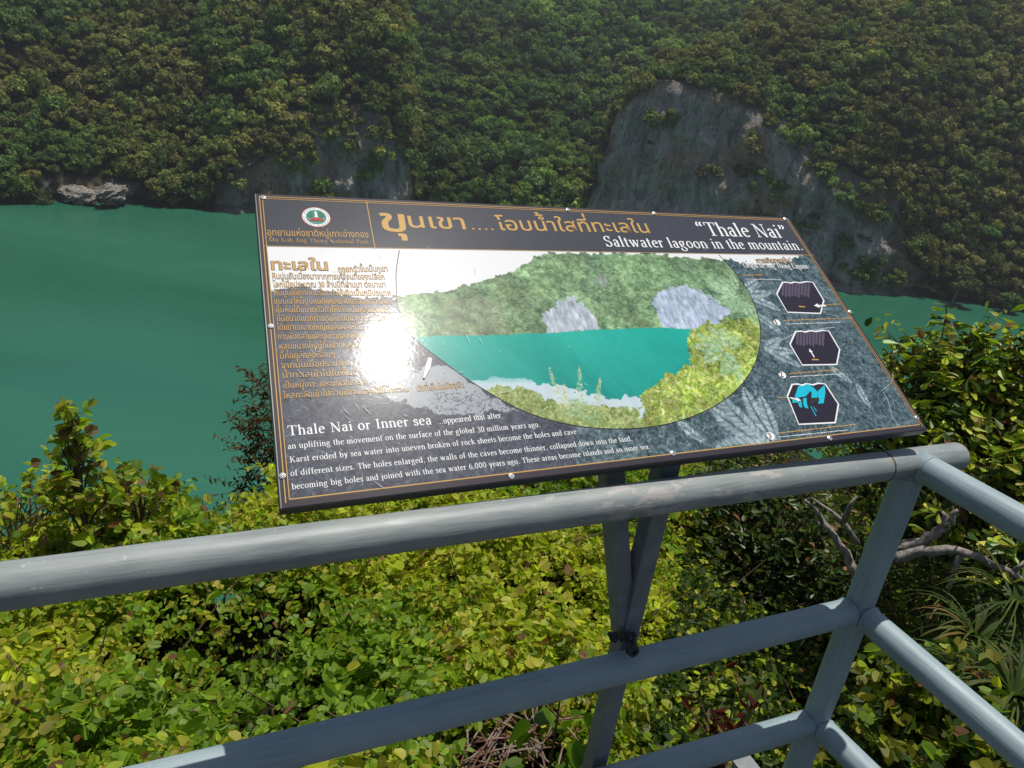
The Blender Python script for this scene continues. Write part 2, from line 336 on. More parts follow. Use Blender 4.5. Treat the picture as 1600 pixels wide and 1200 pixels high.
def forest(name, P, size, pal, seed, label, gain=1.):
    r = np.random.default_rng(seed); n = len(P); Vs = []; Cs = []
    tone = np.exp(vnoise((P[:, 0] + P[:, 1] * .5, P[:, 2] * 2.), 26, seed, 3) * .6); zone = vnoise((P[:, 0] - P[:, 1] * .4, P[:, 2] * 1.6), 18, seed + 3, 3); print(name, n)
    for t in range(len(CROWNS)):
        k = np.nonzero(np.arange(n) % len(CROWNS) == t)[0]; T, to = CROWNS[t]
        if not len(k): continue
        a = r.uniform(0, 2 * PI, len(k)); s = r.uniform(*size, len(k)) * np.exp(r.normal(0, .2, len(k))) * np.where(r.random(len(k)) < .07, 1.5, 1)
        ca, sa = np.cos(a), np.sin(a); sz = s * r.uniform(.95, 1.5, len(k))
        B = T.reshape(-1, 3)
        V = np.stack([(B[None, :, 0] * ca[:, None] - B[None, :, 1] * sa[:, None]) * s[:, None] + P[k, 0][:, None],
                      (B[None, :, 0] * sa[:, None] + B[None, :, 1] * ca[:, None]) * s[:, None] + P[k, 1][:, None],
                      B[None, :, 2] * sz[:, None] + P[k, 2][:, None] + s[:, None] * .45], -1)
        c = pal[np.clip(((zone[k] * .9 + .5) * len(pal) + r.normal(0, 1.6, len(k))).astype(int), 0, len(pal) - 1)] * (tone[k] * r.uniform(.65, 1.5, len(k)))[:, None] * gain * 1.1
        c = c[:, None, :] * to[None, :, None]; c = np.repeat(c, 3, 1)
        Vs.append(V.reshape(-1, 3)); Cs.append(c.reshape(-1, 3))
    V = np.concatenate(Vs); C = np.concatenate(Cs); nf = len(V) // 3
    o = link(name, mesh_np(name, V, np.arange(len(V)), np.arange(nf) * 3, C), M_CROWN)
    return tag(o, label, 'forest', kind='stuff')
def azel(x, y, z):
    return np.degrees(np.arctan2(x, y)), np.degrees(np.arctan2(z - EYE[2], np.hypot(x, y)))
def blob(a, e, ca, ce, ra, re): return (((a - ca) / ra) ** 2 + ((e - ce) / re) ** 2) < 1 + .8 * vnoise((a * 9, e * 9), 6, 4, 3)
def keep_front(x, y, z, rock, tt):
    a, e = azel(x, y, z); k = np.where(tt >= 2, 1., 0.) * (1 - .25 * (rock > .55))
    nz = vnoise((a * 5, z), 9, 31, 4)
    k = np.where(tt == 1, np.where(rock < .3, 1., (nz > .42) * .8), k)
    for c in ((8.3, -3.4, 1.2, .6), (11.9, -6.6, 1.0, .35), (16.4, -8.9, .9, .4), (19.4, -8.6, .6, .5), (24.5, -11, 2.2, .8), (-17.5, -8.8, 1.2, 1.2), (-14.6, -7.2, .9, .9), (-12, -8.4, .5, 1.2)):
        k = np.where(blob(a, e, *c), .95, k)
    k = np.where((tt == 3) & (np.hypot(x, y) > 420), .25, k)
    k = np.where((a > -9.0) & (a < 4.0), 0, k)
    k = np.where((a < -28) & (a > -31.8) & (z < WZ + 4.5), 0, k)                       # pale rocks on the left shore
    k = np.where(z < WZ + .8, 0, k)
    return k * (np.abs(a) < 50)
PF = hill_points(HF, 21, 2.25, keep_front)
aF = np.degrees(np.arctan2(PF[:, 0], PF[:, 1]))
forest('forest', PF[aF < -3], (1.3, 3.1), PAL, 41, 'dense olive green forest covering the hill left of the sign')
forest('forest', PF[aF >= -3], (1.25, 3.0), PAL, 42, 'dense olive green forest over the right-hand cliff and hill', .9)
def keep_back(x, y, z, rock, tt):
    a, e = azel(x, y, z); k = np.where((tt >= 1) & (tt < 3), 1., .3) * (z > WZ + .6)
    return k * (a > -26) * (a < 24)
PB = hill_points(HB, 23, 2.5, keep_back)
forest('forest', PB, (1.5, 3.6), np.concatenate([GREEN, GREEN, PAL[1:3]]), 43, 'deep green forest filling the valley between the two cliffs')

# single trees one can tell apart along the far shore
def far_tree(x, y, rng_, rad, hgt, colr, label, seed):
    p = at_r(x, y, rng_); hgt = p[2] + rad * .3 - WZ if p[2] < WZ + 12 else hgt; p[2] = WZ if p[2] < WZ + 12 else p[2]; root = thing('tree', p, label, 'tree', 'trees along the far shore')
    r = np.random.default_rng(seed); V = []; C = []
    for q in range(5):
        T, to = CROWNS[r.integers(0, 12)]; a = r.uniform(0, 6.28); s = rad * r.uniform(.5, .75)
        B = T.reshape(-1, 3) * [s, s, s * .9]; B = np.stack([B[:, 0] * math.cos(a) - B[:, 1] * math.sin(a), B[:, 0] * math.sin(a) + B[:, 1] * math.cos(a), B[:, 2]], 1)
        off = r.normal(size=3) * rad * [.38, .38, .18]; V.append(B + off + [0, 0, hgt - rad * .4]); C.append(np.repeat(lin(colr)[None] * to[:, None] * r.uniform(.85, 1.15), 3, 0))
    V = np.concatenate(V); C = np.concatenate(C)
    link('crown', mesh_np('crown', V, np.arange(len(V)), np.arange(len(V) // 3) * 3, C), M_CROWN, root)
    t = MB(); t.tube([(0, 0, -3), (.1, 0, hgt * .4), (.3, .1, hgt * .8)], [.35, .26, .12], 6); t.v = [tuple(v) for v in t.v]; t.build('trunk', M_BARK, root)
for i, a in enumerate([
    (815, 300, 300, 5.5, 6, (92, 118, 50), 'rounded bright green tree above the sign title, left of the right-hand cliff'),
    (725, 290, 296, 4.4, 6, (70, 96, 44), 'mid green tree in the valley mouth above the sign'),
    (255, 304, 276, 4.8, 3, (110, 112, 62), 'low pale olive tree spreading over the left shore'),
    (310, 310, 277, 4.0, 2.6, (98, 100, 56), 'small olive tree at the water edge near the upper left sign corner'),
    (40, 296, 277, 6.0, 6, (70, 84, 46), 'dark full-crowned tree at the water at the left picture edge'),
    (1390, 440, 288, 4.0, 2.4, (100, 96, 58), 'low brownish tree overhanging the water right of the sign'),
    (1330, 436, 281, 3.2, 2.2, (88, 90, 52), 'small dull olive tree under the grey cliff right of the sign'),
    (1500, 440, 296, 6.0, 7, (82, 92, 50), 'broad dark olive tree on the right shore'),
    (1575, 470, 304, 5.0, 6, (74, 96, 46), 'green tree over the water at the right picture edge'),
    (1545, 390, 318, 5.5, 8, (70, 108, 44), 'vivid green tree on the slope above the right shore'),
    (150, 200, 300, 5.0, 6, (96, 106, 52), 'yellowish round tree halfway up the left hillside'),
    (1170, 50, 350, 3.5, 5, (96, 66, 48), 'reddish brown tree near the top of the right-hand hill')]):
    far_tree(*a[:3], a[3], a[4], a[5], a[6], 300 + i)
def boulder(px, r, rad, label, seed):
    p = at_r(*px, r); rr = np.random.default_rng(seed)
    import bmesh
    bm = bmesh.new(); bmesh.ops.create_icosphere(bm, subdivisions=4, radius=1)
    for v in bm.verts:
        d = np.array(v.co); n = vnoise((d[0] * 3 + seed, d[1] * 3 + d[2] * 4), 1.1, seed, 4)
        v.co = Vector(d * (1 + .5 * n + .2 * abs(n)) * rad)
    me = bpy.data.meshes.new('boulder'); bm.to_mesh(me); bm.free()
    a = me.attributes.new('Col', 'FLOAT_COLOR', 'POINT'); a.data.foreach_set('color', np.ones(len(me.vertices) * 4, np.float32))
    o = link('boulder', me, M_PALE, None, p); o.rotation_euler[2] = rr.uniform(0, 6); tag(o, label, 'rock', 'pale rocks on the left shore')
M_PALE, _t, _b = mat('pale_limestone', (.4, .37, .33), .9, .15)
_n = N(_t, 'ShaderNodeTexNoise', Scale=.8, Detail=9., Roughness=.7); _t.links.new(coords(_t, 'Object', (1, 1, 2.2)), _n.inputs['Vector'])
_t.links.new(ramp(_t, _n.outputs[0], [(.35, (.08, .075, .065)), (.55, (.26, .24, .21)), (.75, (.42, .39, .34))]).outputs[0], _b.inputs['Base Color']); bump(_t, _b, _n.outputs[0], 1., .6)
boulder((124, 305), 277, (5.6, 3.2, 2.6), 'pale low rock at the left end of the far shore', 1)
boulder((176, 303), 274, (6.2, 3.0, 2.9), 'longer pale rock beside the low olive tree on the left shore', 2)
boulder((172, 318), 270, (1.6, .9, .35), 'tiny pale rock awash in the water below the shore rocks', 3)

# ------------------------------------------------------------------ near slope
def deck_d(x, y):
    sf = x * NF[0] + y * NF[1] - P0 @ NF; sr = x * NR[0] + y * NR[1] - P0 @ NR
    k = 2.2; return np.log(np.exp(np.clip(k * sf, -40, 40)) + np.exp(np.clip(k * sr, -40, 40))) / k
def azim(x, y): return np.degrees(np.arctan2(x, np.maximum(y, .05)))
def canopy(x, y):
    d = deck_d(x, y); a = azim(x, y)
    right = 1 / (1 + np.exp(-(a - 13) / 3.5))
    z = -.38 - .235 * np.clip(d, 0, 6) - right * (.4 + .2 * np.clip(d - 1., 0, 5))
    edge = 5.0 + .05 * (a + 20) + 1.6 * right - 1.5 * np.exp(-((a + 22.5) / 4.5) ** 2)
    z -= np.clip(d - edge, 0, None) ** 1.6 * 1.6
    z += vnoise((x, y), 1.5, 51, 3) * .5 + vnoise((x, y), .5, 52, 2) * .2
    return z
def slope_z(x, y):
    d = deck_d(x, y); z = canopy(x, y) - .75
    return np.maximum(np.where(d < .2, np.minimum(z, -.95), z), WZ - 5)
gx, gy = np.meshgrid(np.concatenate([np.linspace(-60, -9, 18), np.linspace(-8, 12, 81), np.linspace(13, 60, 18)]), np.concatenate([np.linspace(-40, -5, 10), np.linspace(-4, 14, 73), np.linspace(15, 60, 18)]))
gz = slope_z(gx, gy)
o = link('ground', grid_mesh('ground', gx, gy, gz, gz * 0), M_SOIL); tag(o, 'steep brown hillside ground under the bushes below the railing', 'ground', kind='structure')

# leaf templates -----------------------------------------------------------
def leaf_tpl(outline, fold, droop=.12):
    """outline: right-hand half from base to tip; returns verts and two faces folded along the midrib"""
    h = [(x, y) for x, y in outline]; n = len(h)
    R = [(x, y, abs(x) * fold - droop * y * y) for x, y in h]; Lh = [(-x, y, abs(x) * fold - droop * y * y) for x, y in h]
    V = R + Lh; return np.array(V), [tuple(range(n)), tuple(range(n, 2 * n))[::-1]]
ROUND = leaf_tpl([(0, 0), (.3, .03), (.5, .32), (.47, .68), (.24, .98), (.04, .86)], .35)
OBOV = leaf_tpl([(0, 0), (.1, .3), (.27, .68), (.22, .93), (.0, 1.)], .22, .18)
LANCE = leaf_tpl([(0, 0), (.16, .25), (.17, .55), (0, 1.)], .3, .25)
HEART = leaf_tpl([(0, .04), (.22, -.05), (.42, .2), (.36, .55), (.14, .85), (0, 1.05)], .3, .2)
def norm(v): return v / (np.linalg.norm(v, axis=-1, keepdims=True) + 1e-9)
def leaves_mesh(name, tpl, P, Y, Nn, S, C, org=(0, 0, 0), extra=None):
    """leaf base points P, long axis Y, normals Nn, sizes S, colours C -> mesh"""
    V0, Fs = tpl; Y = norm(Y); X = norm(np.cross(Y, Nn)); Z = np.cross(X, Y); _q = np.random.default_rng(len(P)); X = X * _q.uniform(.55, 1.05, (len(P), 1)); Z = Z * _q.uniform(.1, 2.4, (len(P), 1))
    V = P[:, None, :] + S[:, None, None] * (V0[None, :, 0, None] * X[:, None] + V0[None, :, 1, None] * Y[:, None] + V0[None, :, 2, None] * Z[:, None])
    n = len(P); k = len(V0); fl = np.array([i for f in Fs for i in f]); st = np.cumsum([0] + [len(f) for f in Fs])[:-1]
    loops = (np.arange(n)[:, None] * k + fl[None]).ravel(); starts = (np.arange(n)[:, None] * len(fl) + st[None]).ravel()
    V = V.reshape(-1, 3) - np.array(org); Cc = np.repeat(C, k, 0) * np.exp(np.random.default_rng(n + 1).normal(0, .17, (n * k, 1)))
    return mesh_np(name, V, loops, starts, Cc)
def sprigs(base, tip_dir, length, nleaf, r, curve=.35, hang=.35, jit=.8):
    """leaf points along arching stems. returns P, Y, N, owner"""
    n = len(base); j = np.arange(nleaf)[None]; t = (j + r.uniform(.2, .9, (n, nleaf))) / nleaf
    d = norm(tip_dir); down = np.array([0, 0, -1.])
    P = base[:, None] + d[:, None] * (length[:, None] * t)[..., None] + down * (curve * length[:, None] * t ** 2)[..., None]
    side = norm(np.cross(d, UP) + 1e-3); sg = np.where(j % 2 == 0, 1., -1.)
    Y = side[:, None] * sg[..., None] + .5 * d[:, None] + r.normal(size=(n, nleaf, 3)) * .5 + down * hang
    Nn = UP + r.normal(size=(n, nleaf, 3)) * jit + .3 * d[:, None]
    return P.reshape(-1, 3), Y.reshape(-1, 3), Nn.reshape(-1, 3), np.repeat(np.arange(n), nleaf)
YG = lin(np.array([(138, 152, 38), (122, 140, 36), (148, 154, 50), (106, 132, 34), (128, 130, 44), (150, 146, 64), (96, 124, 40)])) * np.array([1.34, 1.3, 1.0])
BRN = lin(np.array([(150, 104, 66), (160, 120, 84), (134, 92, 50), (170, 128, 96)])) * .6
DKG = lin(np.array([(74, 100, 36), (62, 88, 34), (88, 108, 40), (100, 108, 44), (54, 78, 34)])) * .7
def pick(pal, n, r, brown=0.05):
    c = pal[r.integers(0, len(pal), n)] * np.exp(r.normal(0, .16, n))[:, None]
    b = r.random(n) < brown; c[b] = BRN[r.integers(0, len(BRN), b.sum())]; return c
# thicket of round-leaved bushes
r = np.random.default_rng(61)
n = 230000; bx = r.uniform(-6.5, 9, n); by = r.uniform(-.5, 10.5, n); d = deck_d(bx, by); a = azim(bx, by)
den = np.clip(.62 + 2.0 * vnoise((bx, by), .8, 53, 3), .16, 1) * np.where(a > 16, .7, 1.)
ok = (d > .18) & (d < 8.6) & (np.abs(a) < 52) & (r.random(n) < den * np.clip(1.25 - .13 * d, .3, 1)) & (r.random(n) < .62)
for q_, r_, rad_ in (((790, 1165), 2.3, .34), ((790, 1165), 2.05, .22), ((868, 1130), 2.0, .2), ((1150, 1120), 2.5, .26), ((1150, 1120), 2.25, .16)):   # openings round the small plants
    p_ = at_r(*q_, r_); ok &= np.hypot(bx - p_[0], by - p_[1]) > rad_
bx, by = bx[ok], by[ok]; n = len(bx)
bz = canopy(bx, by) - np.abs(r.normal(0, .2, n)) * 1.0
base = np.stack([bx, by, bz], 1); td = np.stack([r.normal(0, .8, n), r.normal(0, .8, n), r.uniform(.1, .9, n)], 1); ln = r.uniform(.12, .34, n)
P, Y, Nn, own = sprigs(base, td, ln, 9, r, .45, .5, .85)
hue = vnoise((bx, by), 1.1, 54, 3)
pal_i = np.clip(((hue[own] * 1.3 + .5) * 7 + r.normal(0, 1.6, len(P))).astype(int), 0, 6)
C = YG[[0, 2, 5, 1, 4, 3, 6]][pal_i] * np.exp(r.normal(0, .18, len(P)))[:, None]
bm_ = r.random(len(P)) < .012 + .04 * (vnoise((P[:, 0], P[:, 1]), .6, 55, 2) > .35); C[bm_] = BRN[r.integers(0, 4, bm_.sum())]
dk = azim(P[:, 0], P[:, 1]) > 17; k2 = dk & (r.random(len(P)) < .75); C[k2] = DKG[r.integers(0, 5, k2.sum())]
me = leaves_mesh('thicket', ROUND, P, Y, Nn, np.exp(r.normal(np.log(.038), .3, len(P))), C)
o = link('thicket', me, M_LEAF); tag(o, 'thicket of yellow-green round-leaved bushes below the railing', 'thicket', kind='stuff')
# stems inside the thicket
tb = MB()
for i in range(420):
    x, y = random.uniform(-5, 8), random.uniform(.3, 8); dd = float(deck_d(np.array(x), np.array(y)))
    if not .2 < dd < 6.5: continue
    z = float(canopy(np.array(x), np.array(y))); h = random.uniform(.3, .75); q = np.array([random.gauss(0, .2), random.gauss(0, .2), 0])
    tb.tube([(x, y, z - h), np.array([x, y, z - h * .5]) + q * .6, np.array([x, y, z + random.uniform(-.1, .1)]) + q * 1.4], [.009, .007, .003], 5, False)
o = tb.build('undergrowth_stems', M_TWIG); tag(o, 'thin brown stems and twigs inside the bushes below the railing', 'undergrowth', kind='stuff')

# ------------------------------------------------------------------ single shrubs and plants
def shrub(name, label, base, top, spread, nsprig, nleaf, tpl, pal, size, matl, seed, brown=.05, group=None, curve=.3, upb=.5, shape='dome', sl=(.15, .35)):
    """stems from base to a lumpy crown of leafy sprigs"""
    r = np.random.default_rng(seed); base = np.asarray(base, float); H = top - base[2]
    root = thing(name, base, label, 'shrub', group)
    u = r.random(nsprig); a = r.uniform(0, 2 * PI, nsprig)
    if shape == 'dome':
        z = np.sqrt(r.random(nsprig)); rad = np.sqrt(np.clip(1 - z ** 2 * .92, 0, 1)) * r.uniform(.55, 1, nsprig)
        lump = 1 + .28 * np.sin(3 * a + seed) + .18 * np.sin(5 * a + 2 * seed + z * 4); hz = z * (1 + .12 * np.sin(2 * a + seed * 3))
    else:                                              # tapering leader
        z = r.random(nsprig) ** .9; rad = (1 - z) ** 1.25 * r.uniform(.15, 1, nsprig) + .05; lump = 1; hz = z
    q = np.stack([np.cos(a) * rad * lump * spread, np.sin(a) * rad * lump * spread, hz * H], 1)
    td = np.stack([np.cos(a) * rad, np.sin(a) * rad, np.full(nsprig, upb)], 1) + r.normal(size=(nsprig, 3)) * .35
    P, Y, Nn, own = sprigs(q, td, r.uniform(*sl, nsprig), nleaf, r, curve)
    C = pick(pal, len(P), r, brown) * np.exp(r.normal(0, .12, nsprig))[own][:, None]
    link('foliage', leaves_mesh('foliage', tpl, P, Y, Nn, r.uniform(*size, len(P)), C), matl, root)
    s = MB(); s.tube([(0, 0, -.3), (.02, 0, H * .4), (0, .02, H * .92)], [.018, .013, .004], 6)
    for i in r.integers(0, nsprig, min(40, nsprig)):
        h = max(0, q[i][2] * .45); s.tube([(0, 0, h), q[i] * [.5, .5, .8] + [0, 0, h * .1], q[i]], [.009, .006, .003], 5, False)
    tl = td / (np.linalg.norm(td, axis=1)[:, None]); Ls = .9 * np.mean(sl)
    for i in range(nsprig): s.tube([q[i] - tl[i] * Ls * .6, q[i], q[i] + tl[i] * Ls * .55 - UP * curve * Ls * .3, q[i] + tl[i] * Ls - UP * curve * Ls], [.004, .0035, .003, .0015], 4, False)
    s.build('stem', M_TWIG, root); return root
def gz_at(p): return float(slope_z(np.array(p[0]), np.array(p[1])))
def plant_at(px, r_): p = at_r(*px, r_); return p
p = plant_at((130, 665), 4.6); b = at_r(135, 860, 4.6)
shrub('sapling', 'tall slender round-leaved sapling rising against the water left of the sign', (b[0], b[1], b[2] - .1), p[2] + .06, .4, 60, 5, ROUND, YG, (.055, .085), M_LEAF, 71, .1, shape='leader', sl=(.06, .2))
p = plant_at((225, 735), 4.7); b = at_r(225, 870, 4.7)
shrub('shrub', 'bushy round-leaved shrub with pinkish young tips right of the tall sapling', (b[0], b[1], b[2] - .15), p[2] - .06, .4, 70, 6, ROUND, YG, (.045, .075), M_LEAF, 72, .1, sl=(.08, .24))
p = plant_at((30, 800), 4.9); b = at_r(30, 880, 4.9)
shrub('shrub', 'low yellow-green shrub at the left picture edge above the top rail', (b[0], b[1], b[2] - .2), p[2] - .02, .5, 80, 7, ROUND, YG, (.045, .07), M_LEAF, 73, .06)
p = plant_at((420, 640), 7.2); b = at_r(440, 860, 7.2)
shrub('shrub', 'reddish brown narrow-leaved shrub half hidden behind the left edge of the sign', (b[0], b[1], b[2] - .6), p[2] + .15, .5, 300, 9, LANCE, lin(np.array([(104, 92, 44), (120, 88, 50), (88, 86, 40), (128, 80, 52)])) * .55, (.05, .085), M_LEAF, 74, .2, sl=(.2, .4))
p = plant_at((370, 780), 6.4); b = at_r(370, 880, 6.4)
shrub('shrub', 'fine-leaved olive bush below the lower left corner of the sign', (b[0], b[1], b[2] - .3), p[2] - .34, .8, 260, 8, ROUND, YG * .85, (.028, .045), M_LEAF, 75, .16)
for i, (q, r_, bot, spr, ns, lab) in enumerate([
    ((1365, 500), 5.4, (1400, 760), .4, 260, 'dark leathery-leaved shrub touching the right edge of the sign'),
    ((1440, 610), 5.7, (1460, 780), .5, 300, 'dark green shrub below the gap of water right of the sign'),
    ((1610, 525), 5.6, (1610, 760), .6, 420, 'tall leathery-leaved shrub at the right picture edge above the end of the rail'),
    ((1530, 640), 5.2, (1530, 780), .6, 320, 'leathery-leaved shrub in front of the tall one at the right edge'),
    ((1120, 735), 6.6, (1130, 900), .95, 420, 'dark shrub seen between the sign and the top rail'),
    ((1200, 790), 6.3, (1200, 930), .75, 320, 'shaded shrub behind the bare branches under the top rail'),
    ((1560, 740), 5.9, (1570, 860), .8, 360, 'shaded leathery shrub behind the right-hand rail')]):
    p = at_r(*q, r_); b = at_r(*bot, r_)
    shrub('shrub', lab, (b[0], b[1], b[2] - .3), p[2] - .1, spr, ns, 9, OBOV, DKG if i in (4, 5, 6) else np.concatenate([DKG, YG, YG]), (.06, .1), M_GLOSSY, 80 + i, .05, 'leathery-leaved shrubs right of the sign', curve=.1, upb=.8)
for i, (q, r_, bot, spr, ns, lab) in enumerate([
    ((1470, 800), 7.0, (1470, 900), 1.0, 330, 'fine-leaved green bush filling the slope behind the forked bare branch'),
    ((1330, 760), 7.4, (1330, 880), .9, 300, 'fine-leaved bush between the post and the top rail, behind the curved bare branch'),
    ((1450, 930), 5.0, (1450, 1010), .6, 220, 'low fine-leaved bush right of the post below the long bare branch'),
    ((1480, 1120), 3.2, (1480, 1190), .42, 200, 'low green bush between the mid and low right-hand rails')]):
    p = at_r(*q, r_); b = at_r(*bot, r_)
    shrub('shrub', lab, (b[0], b[1], b[2] - .3), p[2], spr, ns, 10, ROUND if i == 3 else OBOV, np.concatenate([DKG, YG * .75]), (.05, .08) if i == 3 else (.035, .06), M_LEAF, 120 + i, .05, 'low bushes right of the post', curve=.2, upb=.6)
# heart-leaved plant just below the mid rail
p = at_r(868, 1130, 2.05)
root = thing('leafy_plant', p - [0, 0, .5], 'fresh green plant with big pointed leaves left of the sign post under the mid rail', 'plant')
r = np.random.default_rng(91); n = 26
a = r.uniform(0, 6.28, n); hh = r.uniform(.1, .62, n); pp = np.stack([np.cos(a) * .1, np.sin(a) * .1, hh], 1)
link('foliage', leaves_mesh('foliage', HEART, pp, np.stack([np.cos(a), np.sin(a), -.6 + 0 * a], 1) + r.normal(size=(n, 3)) * .3, np.stack([np.cos(a) * .5, np.sin(a) * .5, 1 + 0 * a], 1), r.uniform(.08, .12, n), lin(np.array([(110, 150, 30)]))[0] * .6 * np.exp(r.normal(0, .2, n))[:, None]), M_LEAF, root)
s = MB(); s.tube([(0, 0, -.3), (.01, 0, .3), (0, .01, .64)], [.008, .006, .003], 6); s.build('stem', M_TWIG, root)
# dried red-brown twigs
p = at_r(1150, 1120, 2.6); root = thing('dead_sprig', p - [0, 0, .3], 'withered dark red leaves on a dead sprig above the low rail', 'plant')
n = 46; a = r.uniform(0, 6.28, n); pp = np.stack([r.normal(0, .09, n), r.normal(0, .09, n), r.uniform(.15, .42, n)], 1)
link('foliage', leaves_mesh('foliage', LANCE, pp, r.normal(size=(n, 3)) + [0, 0, -.3], r.normal(size=(n, 3)), r.uniform(.05, .09, n), lin(np.array([(112, 44, 34)]))[0] * .55 * np.exp(r.normal(0, .25, n))[:, None]), M_LEAF, root)
s = MB(); [s.tube([(0, 0, -.3), q * [.5, .5, .6], q], [.006, .005, .002], 5, False) for q in pp[:14]]; s.build('stem', M_TWIG, root)
# heap of cut dry twigs
p = at_r(795, 1160, 2.28); s = MB(p)
for i in range(60):
    q = p + [random.gauss(0, .13), random.gauss(0, .13), random.uniform(-.12, .03)]; d = np.array([random.gauss(0, 1), random.gauss(0, 1), random.gauss(0, .3)]); d /= np.linalg.norm(d)
    l = random.uniform(.06, .2); s.tube([q - d * l, q + [0, 0, .012], q + d * l], [.0045, .0045, .003], 5)
M_DRY, _t, _b = mat('dry_twig', (.25, .15, .1), .8, .2)
_n = N(_t, 'ShaderNodeTexNoise', Scale=14., Detail=3.); _t.links.new(coords(_t, 'Object', (1, 1, 1)), _n.inputs['Vector'])
_t.links.new(ramp(_t, _n.outputs[0], [(.4, (.11, .045, .026)), (.6, (.21, .165, .135))]).outputs[0], _b.inputs['Base Color'])
o = s.build('twig_heap', M_DRY); tag(o, 'heap of dry reddish twigs on the ground under the mid rail', 'twigs')
M_STRAP = leaf_mat('strap_leaf', .3, .55, .15)
# grassy screw-pine tufts on the right
def tuft(px, r_, rad, n, label, seed):
    r = np.random.default_rng(seed); p = at_r(*px, r_); b = MB(p); V = []; Lo = []; St = []; C = []
    for i in range(n):
        a = r.uniform(0, 6.28); l = rad * r.uniform(.7, 1.25); w = r.uniform(.005, .011); up = r.uniform(.35, 1.3); k = len(V); ns = 6
        d = np.array([math.cos(a), math.sin(a), 0]); sd = np.array([-d[1], d[0], 0])
        for q in range(ns + 1):
            t = q / ns; c = d * l * t * (1 - .12 * t) + UP * l * (up * t - (.55 + .35 * up) * t * t); ww = w * (1 - t) ** .6 + .0008
            V += [c + sd * ww + UP * ww * .4, c, c - sd * ww + UP * ww * .4]
        cc = lin(r.choice([(88, 108, 46), (70, 94, 38), (108, 114, 54), (140, 116, 62)], p=[.38, .38, .14, .1])) * .6 * r.uniform(.8, 1.2); C += [cc] * (3 * (ns + 1))
        for q in range(ns):
            for s_ in (0, 1):
                St.append(len(Lo)); e = k + q * 3 + s_; Lo += [e, e + 1, e + 4, e + 3]
    o = link('grass_tuft', mesh_np('grass_tuft', np.array(V), Lo, St, np.array(C)), M_STRAP, None, p - [0, 0, .05])
    tag(o, label, 'plant', 'strap-leaved tufts behind the right-hand rail')
tuft((1590, 935), 4.3, .4, 90, 'large arching strap-leaved tuft at the right picture edge', 1)
tuft((1530, 985), 4.0, .33, 80, 'dark strap-leaved tuft left of the large one behind the right rail', 2)
tuft((1520, 1060), 3.5, .3, 70, 'yellowish strap-leaved tuft just above the right mid rail', 3)
tuft((1590, 1075), 3.4, .33, 80, 'strap-leaved tuft beside the right mid rail at the picture edge', 4)
tuft((1480, 930), 4.6, .3, 60, 'small shaded strap-leaved tuft under the bare forked branch', 5)
# bare branches
def branch(px_pts, rr, rad, label, twigs=()):
    P = [at_r(*q[:2], q[2] if len(q) > 2 else rr) for q in px_pts]; s = MB(P[0])
    Q = []; Rr = []
    for i in range(len(P) - 1):
        for t in (0, .34, .67):
            Q.append(P[i] + (P[i + 1] - P[i]) * t + np.array([random.gauss(0, .008) for _ in range(3)])); Rr.append(rad * (1 - .75 * (i + t) / (len(P) - 1)))
    Q.append(P[-1]); Rr.append(rad * .2); s.tube(Q, Rr, 9)
    for tw in twigs:
        T = [at_r(*q, rr) for q in tw]; s.tube(T, [rad * .55 * (1 - .7 * i / (len(T) - 1)) for i in range(len(T))], 7)
    o = s.build('bare_branch', M_BARK, smooth=True); tag(o, label, 'branch', 'bare grey branches right of the post'); return o
branch([(1350, 940), (1335, 885), (1318, 860), (1295, 830), (1275, 795), (1258, 780)], 4.7, .038, 'thick bare grey branch curving up left of the corner post', [[(1340, 850), (1318, 815), (1300, 800), (1268, 778)], [(1318, 815), (1328, 790), (1338, 775)]])
branch([(1372, 890), (1400, 862), (1440, 846), (1470, 832), (1484, 812), (1496, 797)], 4.5, .045, 'forked bare grey branch pointing up right of the corner post', [[(1465, 836), (1478, 806), (1472, 799)]])
branch([(1395, 872), (1440, 858), (1500, 862), (1545, 880), (1580, 895), (1640, 930)], 4.4, .036, 'long bare branch running to the right picture edge behind the rail', [[(1580, 895), (1600, 880), (1625, 872)], [(1500, 866), (1488, 900), (1478, 940)], [(1575, 900), (1592, 915), (1615, 918)]])
# weathered board on the ground
p = at_r(1470, 1020, 4.2); s = MB(p); d1 = norm(at_r(1490, 1032, 4.1) - at_r(1450, 1006, 4.35)); s.box(p, d1, norm(np.cross(UP, d1)), norm(np.cross(d1, np.cross(UP, d1))), .11, .035, .012)
M_BOARD, _t, _b = mat('weathered_wood', (.3, .22, .16), .85, .2)
_n = N(_t, 'ShaderNodeTexNoise', Scale=40., Detail=5.); _t.links.new(coords(_t, 'Object', (1, .2, 1)), _n.inputs['Vector']); _t.links.new(ramp(_t, _n.outputs[0], [(.3, (.17, .12, .085)), (.7, (.38, .3, .24))]).outputs[0], _b.inputs['Base Color'])
o = s.build('wooden_board', M_BOARD, bevel=.003); tag(o, 'short weathered wooden board lying among the tufts behind the right rail', 'board')

